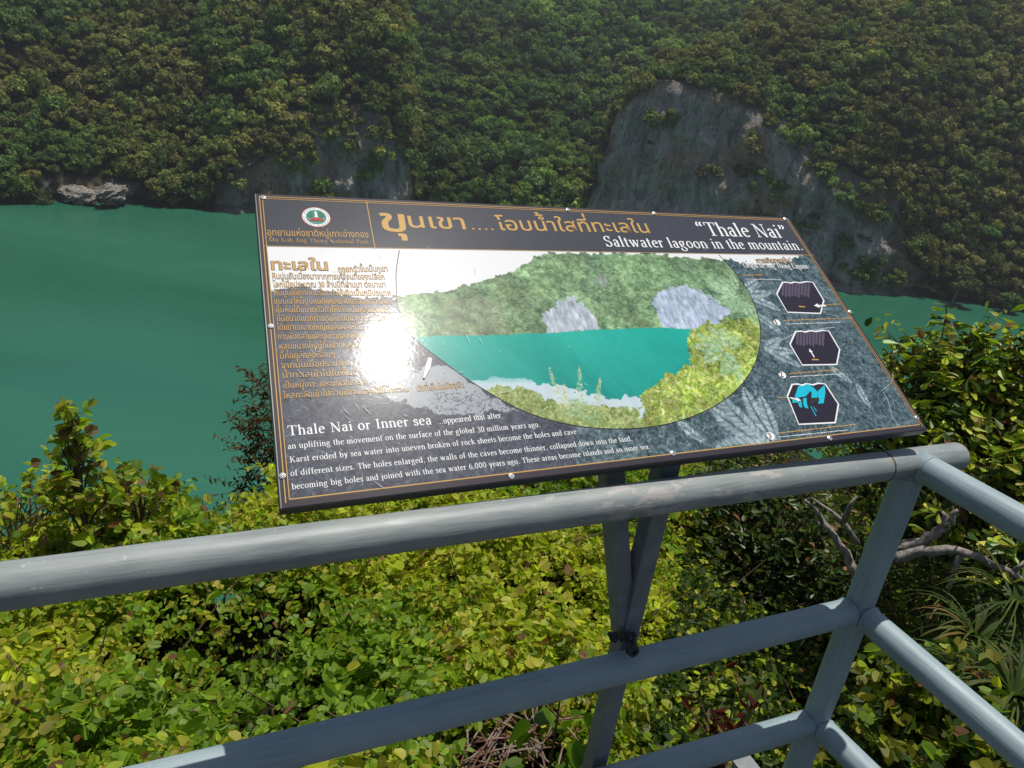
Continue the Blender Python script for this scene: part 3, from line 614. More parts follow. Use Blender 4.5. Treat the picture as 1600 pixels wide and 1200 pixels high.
# ------------------------------------------------------------------ railing
RR = .03015
def tube_obj(name, A, B, matl, parent, r=RR, round_end=False, seg=40, n=32):
    """cylinder with its local z along A->B, faintly uneven like a hand-painted pipe"""
    A = np.asarray(A); B = np.asarray(B); L_ = np.linalg.norm(B - A); V = []; ks = list(np.linspace(0, L_, seg + 1)); rs = [r] * (seg + 1)
    if round_end:
        for q in range(1, 6): ks.append(L_ + .012 * math.sin(q / 5 * PI / 2)); rs.append(r - .012 * (1 - math.cos(q / 5 * PI / 2)))
    V = [(rr_ * (1 + .006 * math.sin(3 * j + k * 31) + .004 * math.sin(k * 67 + j)) * math.cos(2 * PI * j / n), rr_ * (1 + .006 * math.sin(3 * j + k * 31)) * math.sin(2 * PI * j / n), k) for k, rr_ in zip(ks, rs) for j in range(n)]
    m_ = len(ks); Fs = [(i * n + j, i * n + (j + 1) % n, (i + 1) * n + (j + 1) % n, (i + 1) * n + j) for i in range(m_ - 1) for j in range(n)]
    Fs += [tuple(range(n))[::-1], tuple((m_ - 1) * n + j for j in range(n))]
    me = bpy.data.meshes.new(name); me.from_pydata(V, [], Fs); me.update(); sm = [True] * (len(Fs) - 2) + [False] * 2; me.polygons.foreach_set('use_smooth', sm)
    o = link(name, me, matl, parent); o.location = Vector(A) - Vector(parent.location); o.rotation_mode = 'QUATERNION'
    o.rotation_quaternion = Vector(B - A).to_track_quat('Z', 'Y'); return o
def bead(name, C, axis, r, t, parent, matl, n=28):
    """weld bead ring round a pipe"""
    axis = norm(np.asarray(axis)); a = norm(np.cross(axis, [.3, .2, .9])); b = np.cross(axis, a); V = []; Fs = []; m_ = 8
    for i in range(n):
        for j in range(m_):
            rr_ = r + t * math.cos(2 * PI * j / m_) * random.uniform(.85, 1.15)
            V.append(np.asarray(C) + rr_ * (math.cos(2 * PI * i / n) * a + math.sin(2 * PI * i / n) * b) + axis * t * math.sin(2 * PI * j / m_) - np.array(parent.location))
    Fs = [(i * m_ + j, i * m_ + (j + 1) % m_, ((i + 1) % n) * m_ + (j + 1) % m_, ((i + 1) % n) * m_ + j) for i in range(n) for j in range(m_)]
    me = bpy.data.meshes.new(name); me.from_pydata([tuple(v) for v in V], [], Fs); me.update(); me.polygons.foreach_set('use_smooth', [True] * len(Fs)); return link(name, me, matl, parent)
rail = thing('railing', (P0[0], P0[1], 0), 'grey painted tubular metal railing with a corner post and three rails', 'railing')
C1 = P0 - H1 * UP; C2 = P0 - H2 * UP; s1, s2, s3, s4 = -.0067, .0213, -.0543, .0108
e = at_r(1512, 706, 1); e = P0 - RA * .138
o = tube_obj('top_rail', P0 + RA * 2.6, e - (-RA) * .012, M_WORN, rail, round_end=True, seg=90); o['label'] = 'worn front top rail with a capped end'
tube_obj('mid_rail', C1 + (RA + s1 * UP) * 2.6, C1, M_SKYPAINT, rail, seg=90)
tube_obj('low_rail', C2 + (RA + s2 * UP) * 2.6, C2, M_SKYPAINT, rail, seg=90)
tube_obj('post', np.array([P0[0], P0[1], -.12]), P0 - UP * .01, M_SKYPAINT, rail)
tube_obj('post', P0 + RA * 2.45 - UP * 1.17, P0 + RA * 2.45 - UP * .01, M_SKYPAINT, rail)
tube_obj('top_rail', P0 + RB * 2.6, P0, M_SKYPAINT, rail, seg=80)
tube_obj('mid_rail', C1 + (RB + s3 * UP) * 2.6, C1, M_SKYPAINT, rail, seg=80)
tube_obj('low_rail', C2 + (RB + s4 * UP) * 2.6, C2, M_SKYPAINT, rail, seg=80)
tube_obj('post', P0 + RB * 2.5 - UP * 1.2, P0 + RB * 2.5 - UP * .01, M_SKYPAINT, rail)
for A_, ax in ((P0, RB), (C1, RA), (C1, RB), (C2, RA), (C2, RB)):
    bead('weld', A_ + ax * .032, ax, RR - .001, .0035, rail, M_SKYPAINT)
bead('weld', P0 - UP * .032, UP, RR - .001, .0035, rail, M_SKYPAINT)
bead('weld', P0 + RA * .088, RA, RR - .0032, .0042, rail, M_TWIG).name = 'rust_seam'

p = at_r(1180, 1214, 1.66); s = MB(p); s.box(p, RA, NF, UP, .03, .06, .004); s.box(p - UP * .035 + RA * .027, RA, NF, UP, .003, .058, .031)
o = s.build('steel_beam', M_DARKPAINT, bevel=.001); tag(o, 'short grey steel beam end sticking out below the low rail', 'beam')
# deck behind the railing (stands under the viewer)
s = MB((0, 0, 0)); q0 = P0 * [1, 1, 0]; poly = [q0 + RA * -.07 + RB * -.07, q0 + RA * 3 + RB * -.07, q0 + RA * 3 + RB * 3, q0 + RA * -.07 + RB * 3]
s.add([p_ - UP * .14 for p_ in poly] + [p_ - UP * .02 for p_ in poly], [(0, 1, 2, 3), (7, 6, 5, 4), (0, 4, 5, 1), (1, 5, 6, 2), (2, 6, 7, 3), (3, 7, 4, 0)])
o = s.build('deck', M_DECK); tag(o, 'dark viewing deck behind the grey railing', 'deck', kind='structure')

# ------------------------------------------------------------------ sign: posts and board
SB = SO * [1, 1, 0]
PB_ = P0 + RA * 0.0
def post_xy(px, off):                                     # point on the vertical plane `off` behind the front rail, under a pixel
    d = ray(*px); t = ((P0 + NF * off - EYE) @ NF) / (d @ NF); return EYE + d * t
pm = post_xy((975, 1000), .058)                            # where the arms meet, just behind the mid rail
sign = thing('information_sign', (pm[0], pm[1], -.3), 'tilted dark printed information board with a lagoon photograph on a V-shaped post behind the railing', 'sign')
SL = np.array(sign.location)
def S3(u, v, h=0.): return SO + E1 * u + E2 * v + EN * h
def bar(name, A, B, w, dpt, parent, wdir):
    A = np.asarray(A); B = np.asarray(B); ax = norm(B - A); x = norm(wdir - ax * (ax @ wdir)); y = np.cross(ax, x)
    s = MB(SL); s.box((A + B) / 2, x, y, ax, w / 2, dpt / 2, np.linalg.norm(B - A) / 2); return s.build(name, M_DARKPAINT, parent, bevel=.003)
def under_face(p, dirv, clear):                            # where a bar meets the underside of the board
    t = ((SO - EN * clear - p) @ EN) / (dirv @ EN); return p + dirv * t
top = post_xy((1036, 745), .058); dv = norm(top - pm)
bar('post', pm - dv * .9, under_face(pm, dv, .03), .038, .038, sign, RA)
# rear arm: from the joint up and back to the middle of the board
def back_pt(px, z):
    d = ray(*px); return EYE + d * ((z - EYE[2]) / d[2])
zb_ = top[2]; bt = back_pt((955, 742), zb_ + .0)
dv2 = norm(bt - pm); bar('brace', pm + dv2 * .02, under_face(pm, dv2, .03), .038, .036, sign, RA)
wd = pm + dv * 0.0 - NF * .02
s = MB(SL)
for i in range(60):
    q = post_xy((968 + random.uniform(-18, 22), 1003 + random.uniform(-6, 8)), .03) + UP * .012 ; rr_ = random.uniform(.0025, .005)
    s.tube([q - UP * rr_, q, q + UP * rr_], [rr_ * .5, rr_, rr_ * .5], 7)
s.build('weld', M_WELD, sign, smooth=True); s = MB(SL); q = post_xy((992, 1021), -.0285)
for i in range(9):
    an = i / 9 * 6.28; s.tube([q + RA * .008 * math.cos(an) + UP * .008 * math.sin(an) + NF * .001, q + RA * .008 * math.cos(an) + UP * .008 * math.sin(an) + NF * .012], [.003, .006], 7)
s.build('weld', M_WELD, sign, smooth=True)
# face corners and frame box
CUV = [UV(397, 301.6), UV(1232.6, 339.), UV(1450, 671.), UV(437, 796.)]     # TL TR BR BL
TL, TR, BR, BL = CUV
def bil(s, t):                                             # s 0..1 left-right, t 0..1 bottom-top
    return (1 - t) * ((1 - s) * BL + s * BR) + t * ((1 - s) * TL + s * TR)
M_FRAME, _, _ = mat('dark_frame', (.035, .032, .036), .35, .5)
s = MB(SL); cs = [S3(*c, -.0006) for c in CUV]; cb = [S3(*c, -.02) for c in CUV]
s.add(cs + cb, [(3, 2, 1, 0), (4, 5, 6, 7), (0, 1, 5, 4), (1, 2, 6, 5), (2, 3, 7, 6), (3, 0, 4, 7)])
s.build('board', M_FRAME, sign, bevel=.0015)
print('SIGN', TL, TR, BR, BL, 'sun el', math.degrees(SUN_EL), math.degrees(SUN_AZ))

def print_mat(name, col=None):
    """printed sheet under one glossy clear film, with fine wear scratches"""
    m, t, b = mat(name, col if col is not None else (.5, .5, .5), .5, .35)
    if col is None:
        at = N(t, 'ShaderNodeAttribute', attribute_name='Col'); t.links.new(at.outputs['Color'], b.inputs['Base Color'])
    g = t.nodes.new('ShaderNodeNewGeometry')
    n = N(t, 'ShaderNodeTexNoise', Scale=130., Detail=5.); t.links.new(g.outputs['Position'], n.inputs['Vector'])
    n2 = N(t, 'ShaderNodeTexNoise', Scale=9., Detail=4.); t.links.new(g.outputs['Position'], n2.inputs['Vector'])
    b.inputs['Roughness'].default_value = .25; b.inputs['Specular IOR Level'].default_value = .035
    b.inputs['Coat Weight'].default_value = 1.; b.inputs['Coat IOR'].default_value = 1.45
    t.links.new(ramp(t, n2.outputs[0], [(.35, .046), (.7, .062)]).outputs[0], b.inputs['Coat Roughness'])
    bp = N(t, 'ShaderNodeBump', Strength=.08, Distance=.001); t.links.new(n.outputs[0], bp.inputs['Height']); t.links.new(bp.outputs[0], b.inputs['Coat Normal'])
    return m
M_PRINT = print_mat('printed_film')
def ink(name, rgb, k=.75): return print_mat(name, tuple(lin(rgb) * k))
M_GOLD = ink('gold_ink', (214, 170, 96)); M_WHITE = ink('white_ink', (245, 245, 245), .85); M_BROWNINK = ink('brown_ink', (120, 92, 50)); M_BLACK = ink('dark_ink', (52, 46, 58), .6)
M_CYAN = ink('cyan_ink', (30, 200, 225)); M_LINE = ink('line_ink', (40, 44, 46), .6); M_GREENINK = ink('green_ink', (40, 130, 90)); M_REDINK = ink('red_ink', (190, 70, 60)); M_ROCKINK = ink('rock_ink', (104, 94, 112), .6); M_LINE2 = ink('pale_line_ink', (176, 190, 194)); M_SHADOWINK = ink('grey_ink', (70, 62, 52), .6)

# ------------------------------------------------------------------ the printed picture (colours per point of a fine sheet)
PW, PHH = 900, 470
ss, tt_ = np.meshgrid(np.linspace(0, 1, PW), np.linspace(0, 1, PHH)); ss = ss[..., None]; tt_ = tt_[..., None]
inset = .0025
UVg = (1 - tt_) * ((1 - ss) * BL + ss * BR) + tt_ * ((1 - ss) * TL + ss * TR)
cen = (TL + TR + BL + BR) / 4; UVg = cen + (UVg - cen) * (1 - inset * 2)
Pw = SO + UVg[..., :1] * E1 + UVg[..., 1:] * E2
pc = (Pw - EYE) @ CM.T; IX = 800 + F * pc[..., 0] / pc[..., 2]; IY = 600 + F * pc[..., 1] / pc[..., 2]   # layout grid of the artwork
U_ = UVg[..., 0]; V_ = UVg[..., 1]
def inpoly(X, Y, poly):
    ins = np.zeros(X.shape, bool); n = len(poly); j = n - 1
    for i in range(n):
        xi, yi = poly[i]; xj, yj = poly[j]
        c = ((yi > Y) != (yj > Y)) & (X < (xj - xi) * (Y - yi) / (yj - yi + 1e-9) + xi); ins ^= c; j = i
    return ins
def wob(a, s=6, seed=1): return IX + a * vnoise((U_, V_), s * .001, seed, 3), IY + a * vnoise((U_, V_), s * .001, seed + 50, 3)
ARC = [(624, 391), (619.5, 420), (619, 445), (622, 480), (636, 515), (658, 538), (690, 563), (730, 592), (775, 620), (820, 643), (870, 659), (930, 669), (1000, 669), (1060, 658), (1110, 638), (1150, 610), (1176, 575), (1187, 540), (1187, 505), (1174, 465), (1152, 430), (1123, 398)]
# smooth closed outline of the oval window, as sheet coordinates
def catmull(pts, n=6):
    P = [np.array(p, float) for p in pts]; P = [2 * P[0] - P[1]] + P + [2 * P[-1] - P[-2]]; out = []
    for i in range(1, len(P) - 2):
        for k in range(n):
            t = k / n; out.append(.5 * (2 * P[i] + (P[i + 1] - P[i - 1]) * t + (2 * P[i - 1] - 5 * P[i] + 4 * P[i + 1] - P[i + 2]) * t * t + (3 * P[i] - P[i - 1] - 3 * P[i + 1] + P[i + 2]) * t ** 3))
    return out + [P[-2]]
ARCS = catmull(ARC)
inside = inpoly(IX, IY, ARCS)
G = lambda *c: np.array(c, float)
img = np.zeros((PHH, PW, 3)); A1 = vnoise((U_, V_), .012, 3, 4); A2 = vnoise((U_, V_), .004, 4, 2); A3 = vnoise((U_, V_), .05, 5, 3)
img[:] = G(250, 252, 252)
hillp = [(380, 458), (420, 452), (470, 446), (520, 456), (560, 466), (620, 464), (690, 455), (740, 444), (800, 424), (835, 402), (850, 396), (1000, 396), (1060, 401), (1150, 408), (1210, 415), (1230, 408), (1262, 396), (1600, 400), (1600, 900), (380, 900)]
wx, wy = wob(6, 9, 7); hillm = inpoly(wx, wy, hillp)
rockm = np.zeros(IX.shape, bool); hc = G(106, 142, 104) + (A1[..., None] * .9 + A2[..., None] * .6) * G(60, 62, 50) + A3[..., None] * G(18, 14, 4)
img = np.where(hillm[..., None], hc, img)
for poly, c in (([(850, 492), (868, 476), (893, 462), (908, 474), (924, 484), (938, 517), (856, 523)], G(188, 198, 208)), ([(1018, 462), (1040, 450), (1075, 446), (1110, 462), (1140, 486), (1126, 506), (1076, 518), (1034, 511)], G(182, 198, 218)), ([(935, 425), (955, 432), (950, 450), (930, 445)], G(140, 160, 140))):
    m_ = inpoly(*wob(7, 8, 8), poly); rockm |= m_; img = np.where(m_[..., None], c + (A1 * .9 + A3 * .5)[..., None] * 34 + vnoise((U_ * 3, V_ * .8), .012, 19, 4)[..., None] * 44, img)
bare = inpoly(wx, wy, [(690, 470), (760, 460), (790, 480), (800, 522), (690, 528)]); img = np.where(bare[..., None], img * .55 + G(150, 150, 130) * .45, img)
water = inpoly(*wob(1.5, 20, 9), [(400, 545), (640, 528), (690, 524), (760, 524), (860, 520), (940, 515), (1010, 512), (1200, 516), (1200, 700), (400, 700)])
yy = np.clip((IY - 515) / 110, 0, 1)[..., None]; img = np.where(water[..., None], G(24, 182, 164) * (1 - .2 * yy) + yy * G(0, 10, 14) + A1[..., None] * 5 + vnoise((U_ + V_ * .6, V_ * .25), .05, 33, 3)[..., None] * G(20, 16, 14), img)
cl = inpoly(*wob(9, 12, 10), [(560, 572), (690, 582), (740, 592), (800, 590), (860, 602), (930, 618), (1010, 622), (1010, 700), (560, 700)]); cfade = np.clip((IY - 575) / 25, .3, 1)[..., None]
img = np.where(cl[..., None], img * (1 - cfade) + (G(206, 226, 232) + A1[..., None] * 10) * cfade, img)
def dabs(mask, n, seed, cols, ln=(3, 7), w=(.8, 1.6), spread=3.2, ang0=0., alpha=.85):
    """leaf-like strokes of print colour inside mask (sizes in mm)"""
    r = np.random.default_rng(seed); ys, xs = np.nonzero(mask)
    if not len(ys): return
    du = (U_[0, -1] - U_[0, 0]) / PW * 1000; dv = (V_[-1, 0] - V_[0, 0]) / PHH * 1000
    for k in r.integers(0, len(ys), n):
        y, x = ys[k], xs[k]; l = r.uniform(*ln); ww = r.uniform(*w); a = ang0 + r.uniform(-spread, spread) / 2; R = int(l / du) + 2
        y0, y1, x0, x1 = max(0, y - R), min(PHH, y + R), max(0, x - R), min(PW, x + R)
        gy, gx = np.mgrid[y0:y1, x0:x1]; p = (gx - x) * du; q = (gy - y) * dv
        e = ((p * math.cos(a) + q * math.sin(a)) / l) ** 2 + ((-p * math.sin(a) + q * math.cos(a)) / ww) ** 2
        g = np.clip(1.4 - e * 1.4, 0, 1)[..., None] * alpha; c = np.array(cols[r.integers(0, len(cols))], float) * r.uniform(.85, 1.15)
        img[y0:y1, x0:x1] = img[y0:y1, x0:x1] * (1 - g) + c * g
land = hillm & ~water & ~rockm
dabs(land, 5200, 1, [(98, 136, 98), (146, 178, 130), (118, 154, 112), (80, 118, 88), (168, 190, 140), (136, 168, 140)], (1.5, 4.5), (1, 2.6), alpha=.3)
for k_ in range(3): dabs(land, 420, 70 + k_, [(84, 120, 80), (74, 108, 72)], (3, 6), (1.6, 3), 1., 0., .5); dabs(land, 520, 80 + k_, [(168, 194, 138), (150, 182, 128), (182, 200, 150)], (2.5, 5), (1.4, 2.6), 1., 0., .55)
gulv = vnoise((U_ * 1.4 + V_ * .5, V_), .07, 23, 4); img = np.where(land[..., None], img * (1 + .3 * gulv[..., None]) + G(14, 12, 8), img)
yel = inpoly(*wob(12, 16, 12), [(1075, 520), (1100, 505), (1140, 498), (1200, 500), (1215, 560), (1190, 690), (1000, 690), (985, 668), (1008, 640), (1002, 616), (1035, 592), (1072, 575), (1080, 545)])
img = np.where(yel[..., None], G(150, 178, 74) + (A1 + A2)[..., None] * 50, img); clump = vnoise((U_, V_), .03, 29, 3)
dabs(yel, 1900, 2, [(176, 200, 88), (120, 160, 70), (204, 216, 140), (92, 132, 70), (210, 214, 110), (150, 180, 104), (214, 224, 170)], (3, 9), (1.2, 3.))
img = np.where(yel[..., None], img * (1 + .42 * clump[..., None]) + G(10, 6, 0), img)
dabs(yel & (IX < 1060), 420, 3, [(160, 160, 90), (182, 176, 110), (120, 140, 80)], (2, 5), (1, 2))
olv = inpoly(*wob(9, 12, 13), [(755, 606), (800, 604), (845, 616), (880, 632), (1000, 640), (1010, 690), (800, 690)])
img = np.where(olv[..., None], G(150, 168, 100) + (A1 + A2)[..., None] * 50, img)
dabs(olv, 1000, 4, [(170, 186, 104), (120, 150, 84), (186, 182, 120), (196, 206, 150)], (2, 6), (.8, 2))
_A = np.c_[UVg.reshape(-1, 2)[::97], np.ones(len(UVg.reshape(-1, 2)[::97]))]; _cr = np.array(np.unravel_index(np.arange(PW * PHH)[::97], (PHH, PW))).T.astype(float)
AFF = np.linalg.lstsq(_A, _cr, rcond=None)[0]
def stroke(uv, l, w, a, col, alpha, mask):
    """one leaf-shaped stroke, sizes in mm, angle in the sheet"""
    y, x = (np.array([*uv, 1.]) @ AFF).astype(int); du = (U_[0, -1] - U_[0, 0]) / PW * 1000; dv = (V_[-1, 0] - V_[0, 0]) / PHH * 1000; R = int(l / du) + 2
    y0, y1, x0, x1 = max(0, y - R), min(PHH, y + R), max(0, x - R), min(PW, x + R)
    if y1 <= y0 or x1 <= x0: return
    gy, gx = np.mgrid[y0:y1, x0:x1]; p = (gx - x) * du; q = (gy - y) * dv
    e = ((p * math.cos(a) + q * math.sin(a)) / l) ** 2 + ((-p * math.sin(a) + q * math.cos(a)) / w) ** 2
    g = np.clip(1.5 - e * 1.5, 0, 1)[..., None] * alpha * mask[y0:y1, x0:x1, None]
    img[y0:y1, x0:x1] = img[y0:y1, x0:x1] * (1 - g) + np.array(col, float) * g
def fern(x0, y0, ang, length, width, cols, mask, seed, alpha=.8, lw=1.7):
    """pinnate leaf growing from a layout point; length and width in mm"""
    r = random.Random(seed); c = UV(x0, y0) * 1000; d = np.array([math.cos(ang), math.sin(ang)]); cv = r.uniform(-.5, .5); n = int(length / 3.2)
    for i in range(n):
        t = i / n; aa = ang + cv * t; p = c + np.array([math.cos(ang + cv * t * .5), math.sin(ang + cv * t * .5)]) * length * t; ww = width * math.sin(PI * (.12 + .86 * t)) ** .8
        for sg in (-1, 1):
            b_ = aa + sg * 1.05; l = ww * r.uniform(.8, 1.1) / 2; q = p + np.array([math.cos(b_), math.sin(b_)]) * l
            f = r.uniform(.86, 1.1); stroke(q / 1000, l, lw, b_, np.array(cols[r.randrange(len(cols))]) * f, alpha, mask)
PG = [(168, 206, 164), (198, 224, 190), (140, 188, 140), (184, 214, 170)]
for k, (x, y, a, l, w) in enumerate([(1150, 455, 2.6, 62, 16), (1150, 455, 3.1, 58, 16), (1152, 452, 2.1, 50, 14), (1150, 460, 3.6, 60, 16), (1154, 462, 4.1, 60, 15), (1152, 450, 1.4, 44, 13), (1160, 470, 4.7, 70, 16), (1160, 470, 5.3, 60, 14),
                                     (1130, 545, 2.5, 60, 16), (1130, 545, 3.0, 66, 17), (1130, 548, 3.5, 62, 16), (1134, 540, 1.9, 50, 15), (1134, 540, 1.2, 48, 14), (1138, 552, 4.2, 66, 16), (1138, 552, 4.8, 70, 16), (1140, 545, .5, 50, 14)]): fern(x, y, a, l, w, PG, inside, k, .85, 2.3)
for k in range(16): fern(908, 652, 1.0 + k * .14 - (3.0 if k > 11 else 0), 40, 9, [(160, 192, 130), (120, 160, 100), (196, 212, 166)], inside, 60 + k, .7)
for x0, y0, x1, y1, sd in ((880, 640, 858, 575, 1), (905, 640, 906, 572, 2), (930, 640, 938, 590, 3), (890, 640, 880, 600, 4)):
    for q in range(26):
        t = q / 26; px_, py_ = x0 + (x1 - x0) * t, y0 + (y1 - y0) * t; dabs((np.abs(IX - px_) < 7 * (1.1 - t)) & (np.abs(IY - py_) < 3), 4, sd * 99 + q, [(206, 214, 160), (176, 192, 120), (226, 226, 186)], (2, 4), (.6, 1.2))
# outside the window the same scene is grey
grey = ~inside; lum = img @ np.array([.3, .59, .11]); isky = (~hillm)
gcol = np.clip((lum[..., None] - 120) * .55 + 92, 20, 255) * G(.94, 1.02, 1.05)
img = np.where((grey & ~isky)[..., None], gcol, img)
left = grey & (IX < 900) & ~isky; r_ = grey & (IX >= 900) & ~isky
dkl = np.clip((IY - 440) / 70, 0, 1)[..., None]; img = np.where(left[..., None], G(106, 110, 122) * (1 - dkl) + G(80, 84, 96) * dkl + (A1 + A2)[..., None] * 20, img)
pale = inpoly(*wob(10, 14, 15), [(640, 575), (700, 570), (760, 612), (810, 642), (700, 648), (610, 622), (600, 590)]) & grey; img = np.where(pale[..., None], G(172, 178, 184) + A1[..., None] * 10, img)
lowl = left & (IY > 600) & ~pale
dabs(lowl, 2200, 20, [(112, 126, 138), (60, 62, 74), (92, 102, 114), (132, 146, 154), (54, 56, 68)], (1.5, 6), (.5, 1.3), alpha=.6)
dabs(pale & (IX > 670) & (IY > 612), 260, 21, [(90, 96, 104), (70, 76, 84), (120, 128, 134)], (1.5, 4), (.7, 1.4))
img = np.where(r_[..., None], G(80, 100, 106) + (A1 + A2)[..., None] * 44 + A3[..., None] * 12, img)
dabs(r_, 4200, 22, [(160, 186, 190), (70, 88, 94), (118, 146, 150), (186, 206, 208), (58, 72, 78), (94, 116, 122)], (3, 11), (.5, 1.3), alpha=.5)
GG = [(176, 196, 200), (150, 172, 178), (196, 212, 214), (136, 160, 166)]
for k, (x, y, a, l, w) in enumerate([(1205, 700, 2.55, 130, 26), (1205, 700, 2.2, 150, 24), (1200, 700, 2.95, 110, 28), (1210, 690, 1.85, 120, 22), (1215, 690, 1.5, 100, 20), (1160, 460, .1, 80, 16), (1160, 460, -.3, 90, 16), (1158, 455, .5, 70, 15), (1165, 480, -.8, 90, 15),
                                     (1195, 545, -.2, 70, 15), (1195, 545, -.6, 80, 16), (1195, 545, .4, 60, 14), (1330, 600, 2.2, 60, 12), (1360, 640, 1.7, 60, 12), (1300, 560, 1.0, 60, 12), (1100, 690, 2.4, 60, 14)]): fern(x, y, a, l, w, GG, r_ * 1., 200 + k, .85, 2.7)
# slightly faded
band = IY < np.interp(IX, [411, 840, 1270], [384, 391.5, 398.5])
img = np.where(band[..., None], G(68, 72, 80) + A1[..., None] * 3, img)
edge = np.minimum.reduce([np.broadcast_to(ss[..., 0], U_.shape) * 1.2, (1 - ss[..., 0]) * 1.2, tt_[..., 0] * .6, (1 - tt_[..., 0]) * .6]) < .010
img = np.where(edge[..., None], G(66, 60, 66), img)
img = np.clip(img, 3, 255)
Cc = (lin(img) * .72).reshape(-1, 3)
idx = np.arange(PW * PHH).reshape(PHH, PW); q = np.stack([idx[:-1, :-1], idx[:-1, 1:], idx[1:, 1:], idx[1:, :-1]], -1).reshape(-1, 4)
link('printed_panel', mesh_np('printed_panel', Pw.reshape(-1, 3) - SL, q.ravel(), np.arange(len(q)) * 4, Cc), M_PRINT, sign)

# ------------------------------------------------------------------ ribbons, lines and lettering on the sheet
class Ink:
    def __init__(s): s.v = []; s.f = []; s.k = 0
    def poly(s, pts, Fs, h=.0003):
        h = h + (s.k % 9) * .00003; s.k += 1; b = len(s.v)
        s.v += [tuple(S3(u, v, h) - SL) for u, v in pts]; s.f += [tuple(b + i for i in f) for f in Fs]
    def ribbon(s, pts, w, h=.0003, closed=False):
        P = [np.array(p, float) for p in pts]; n = len(P); Lp = []; Rp = []
        for i in range(n):
            a = P[i - 1] if (i or closed) else P[i]; b = P[(i + 1) % n] if (i < n - 1 or closed) else P[i]
            d = b - a; d = d / (np.linalg.norm(d) + 1e-12); nn = np.array([-d[1], d[0]]); ww = (w[i] if hasattr(w, '__len__') else w) / 2
            Lp.append(P[i] + nn * ww); Rp.append(P[i] - nn * ww)
        m_ = n if closed else n - 1
        s.poly(Lp + Rp, [(n + i, n + (i + 1) % n, (i + 1) % n, i) for i in range(m_)], h)
    def build(s, name, matl, parent=None):
        me = bpy.data.meshes.new(name); me.from_pydata(s.v, [], s.f); me.update(); return link(name, me, matl, parent or sign)
def pxs(pts): return [UV(*p) for p in pts]
# gold border lines
g = Ink(); fr = lambda k: [bil(k / 1.2 / 1.0, 1 - k * 1.55), bil(1 - k / 1.2, 1 - k * 1.55), bil(1 - k / 1.2, k * 1.55), bil(k / 1.2, k * 1.55)]
for k, w in ((.0085, .0016), (.0135, .0013)):
    c = fr(k)
    for i in range(4):
        if i == 2 and k < .01: continue
        g.ribbon([c[i], c[(i + 1) % 4]], w if i != 2 or k < .01 else .0019)
g.ribbon(pxs([(411, 384.5), (840, 392), (1271, 399)]), .0012); g.ribbon(pxs([(572.5, 315), (586, 389)]), .0016); g.build('border_line', M_GOLD)
g = Ink(); g.ribbon([UV(*p) for p in ARCS], .0016); g.build('oval_outline', M_LINE)

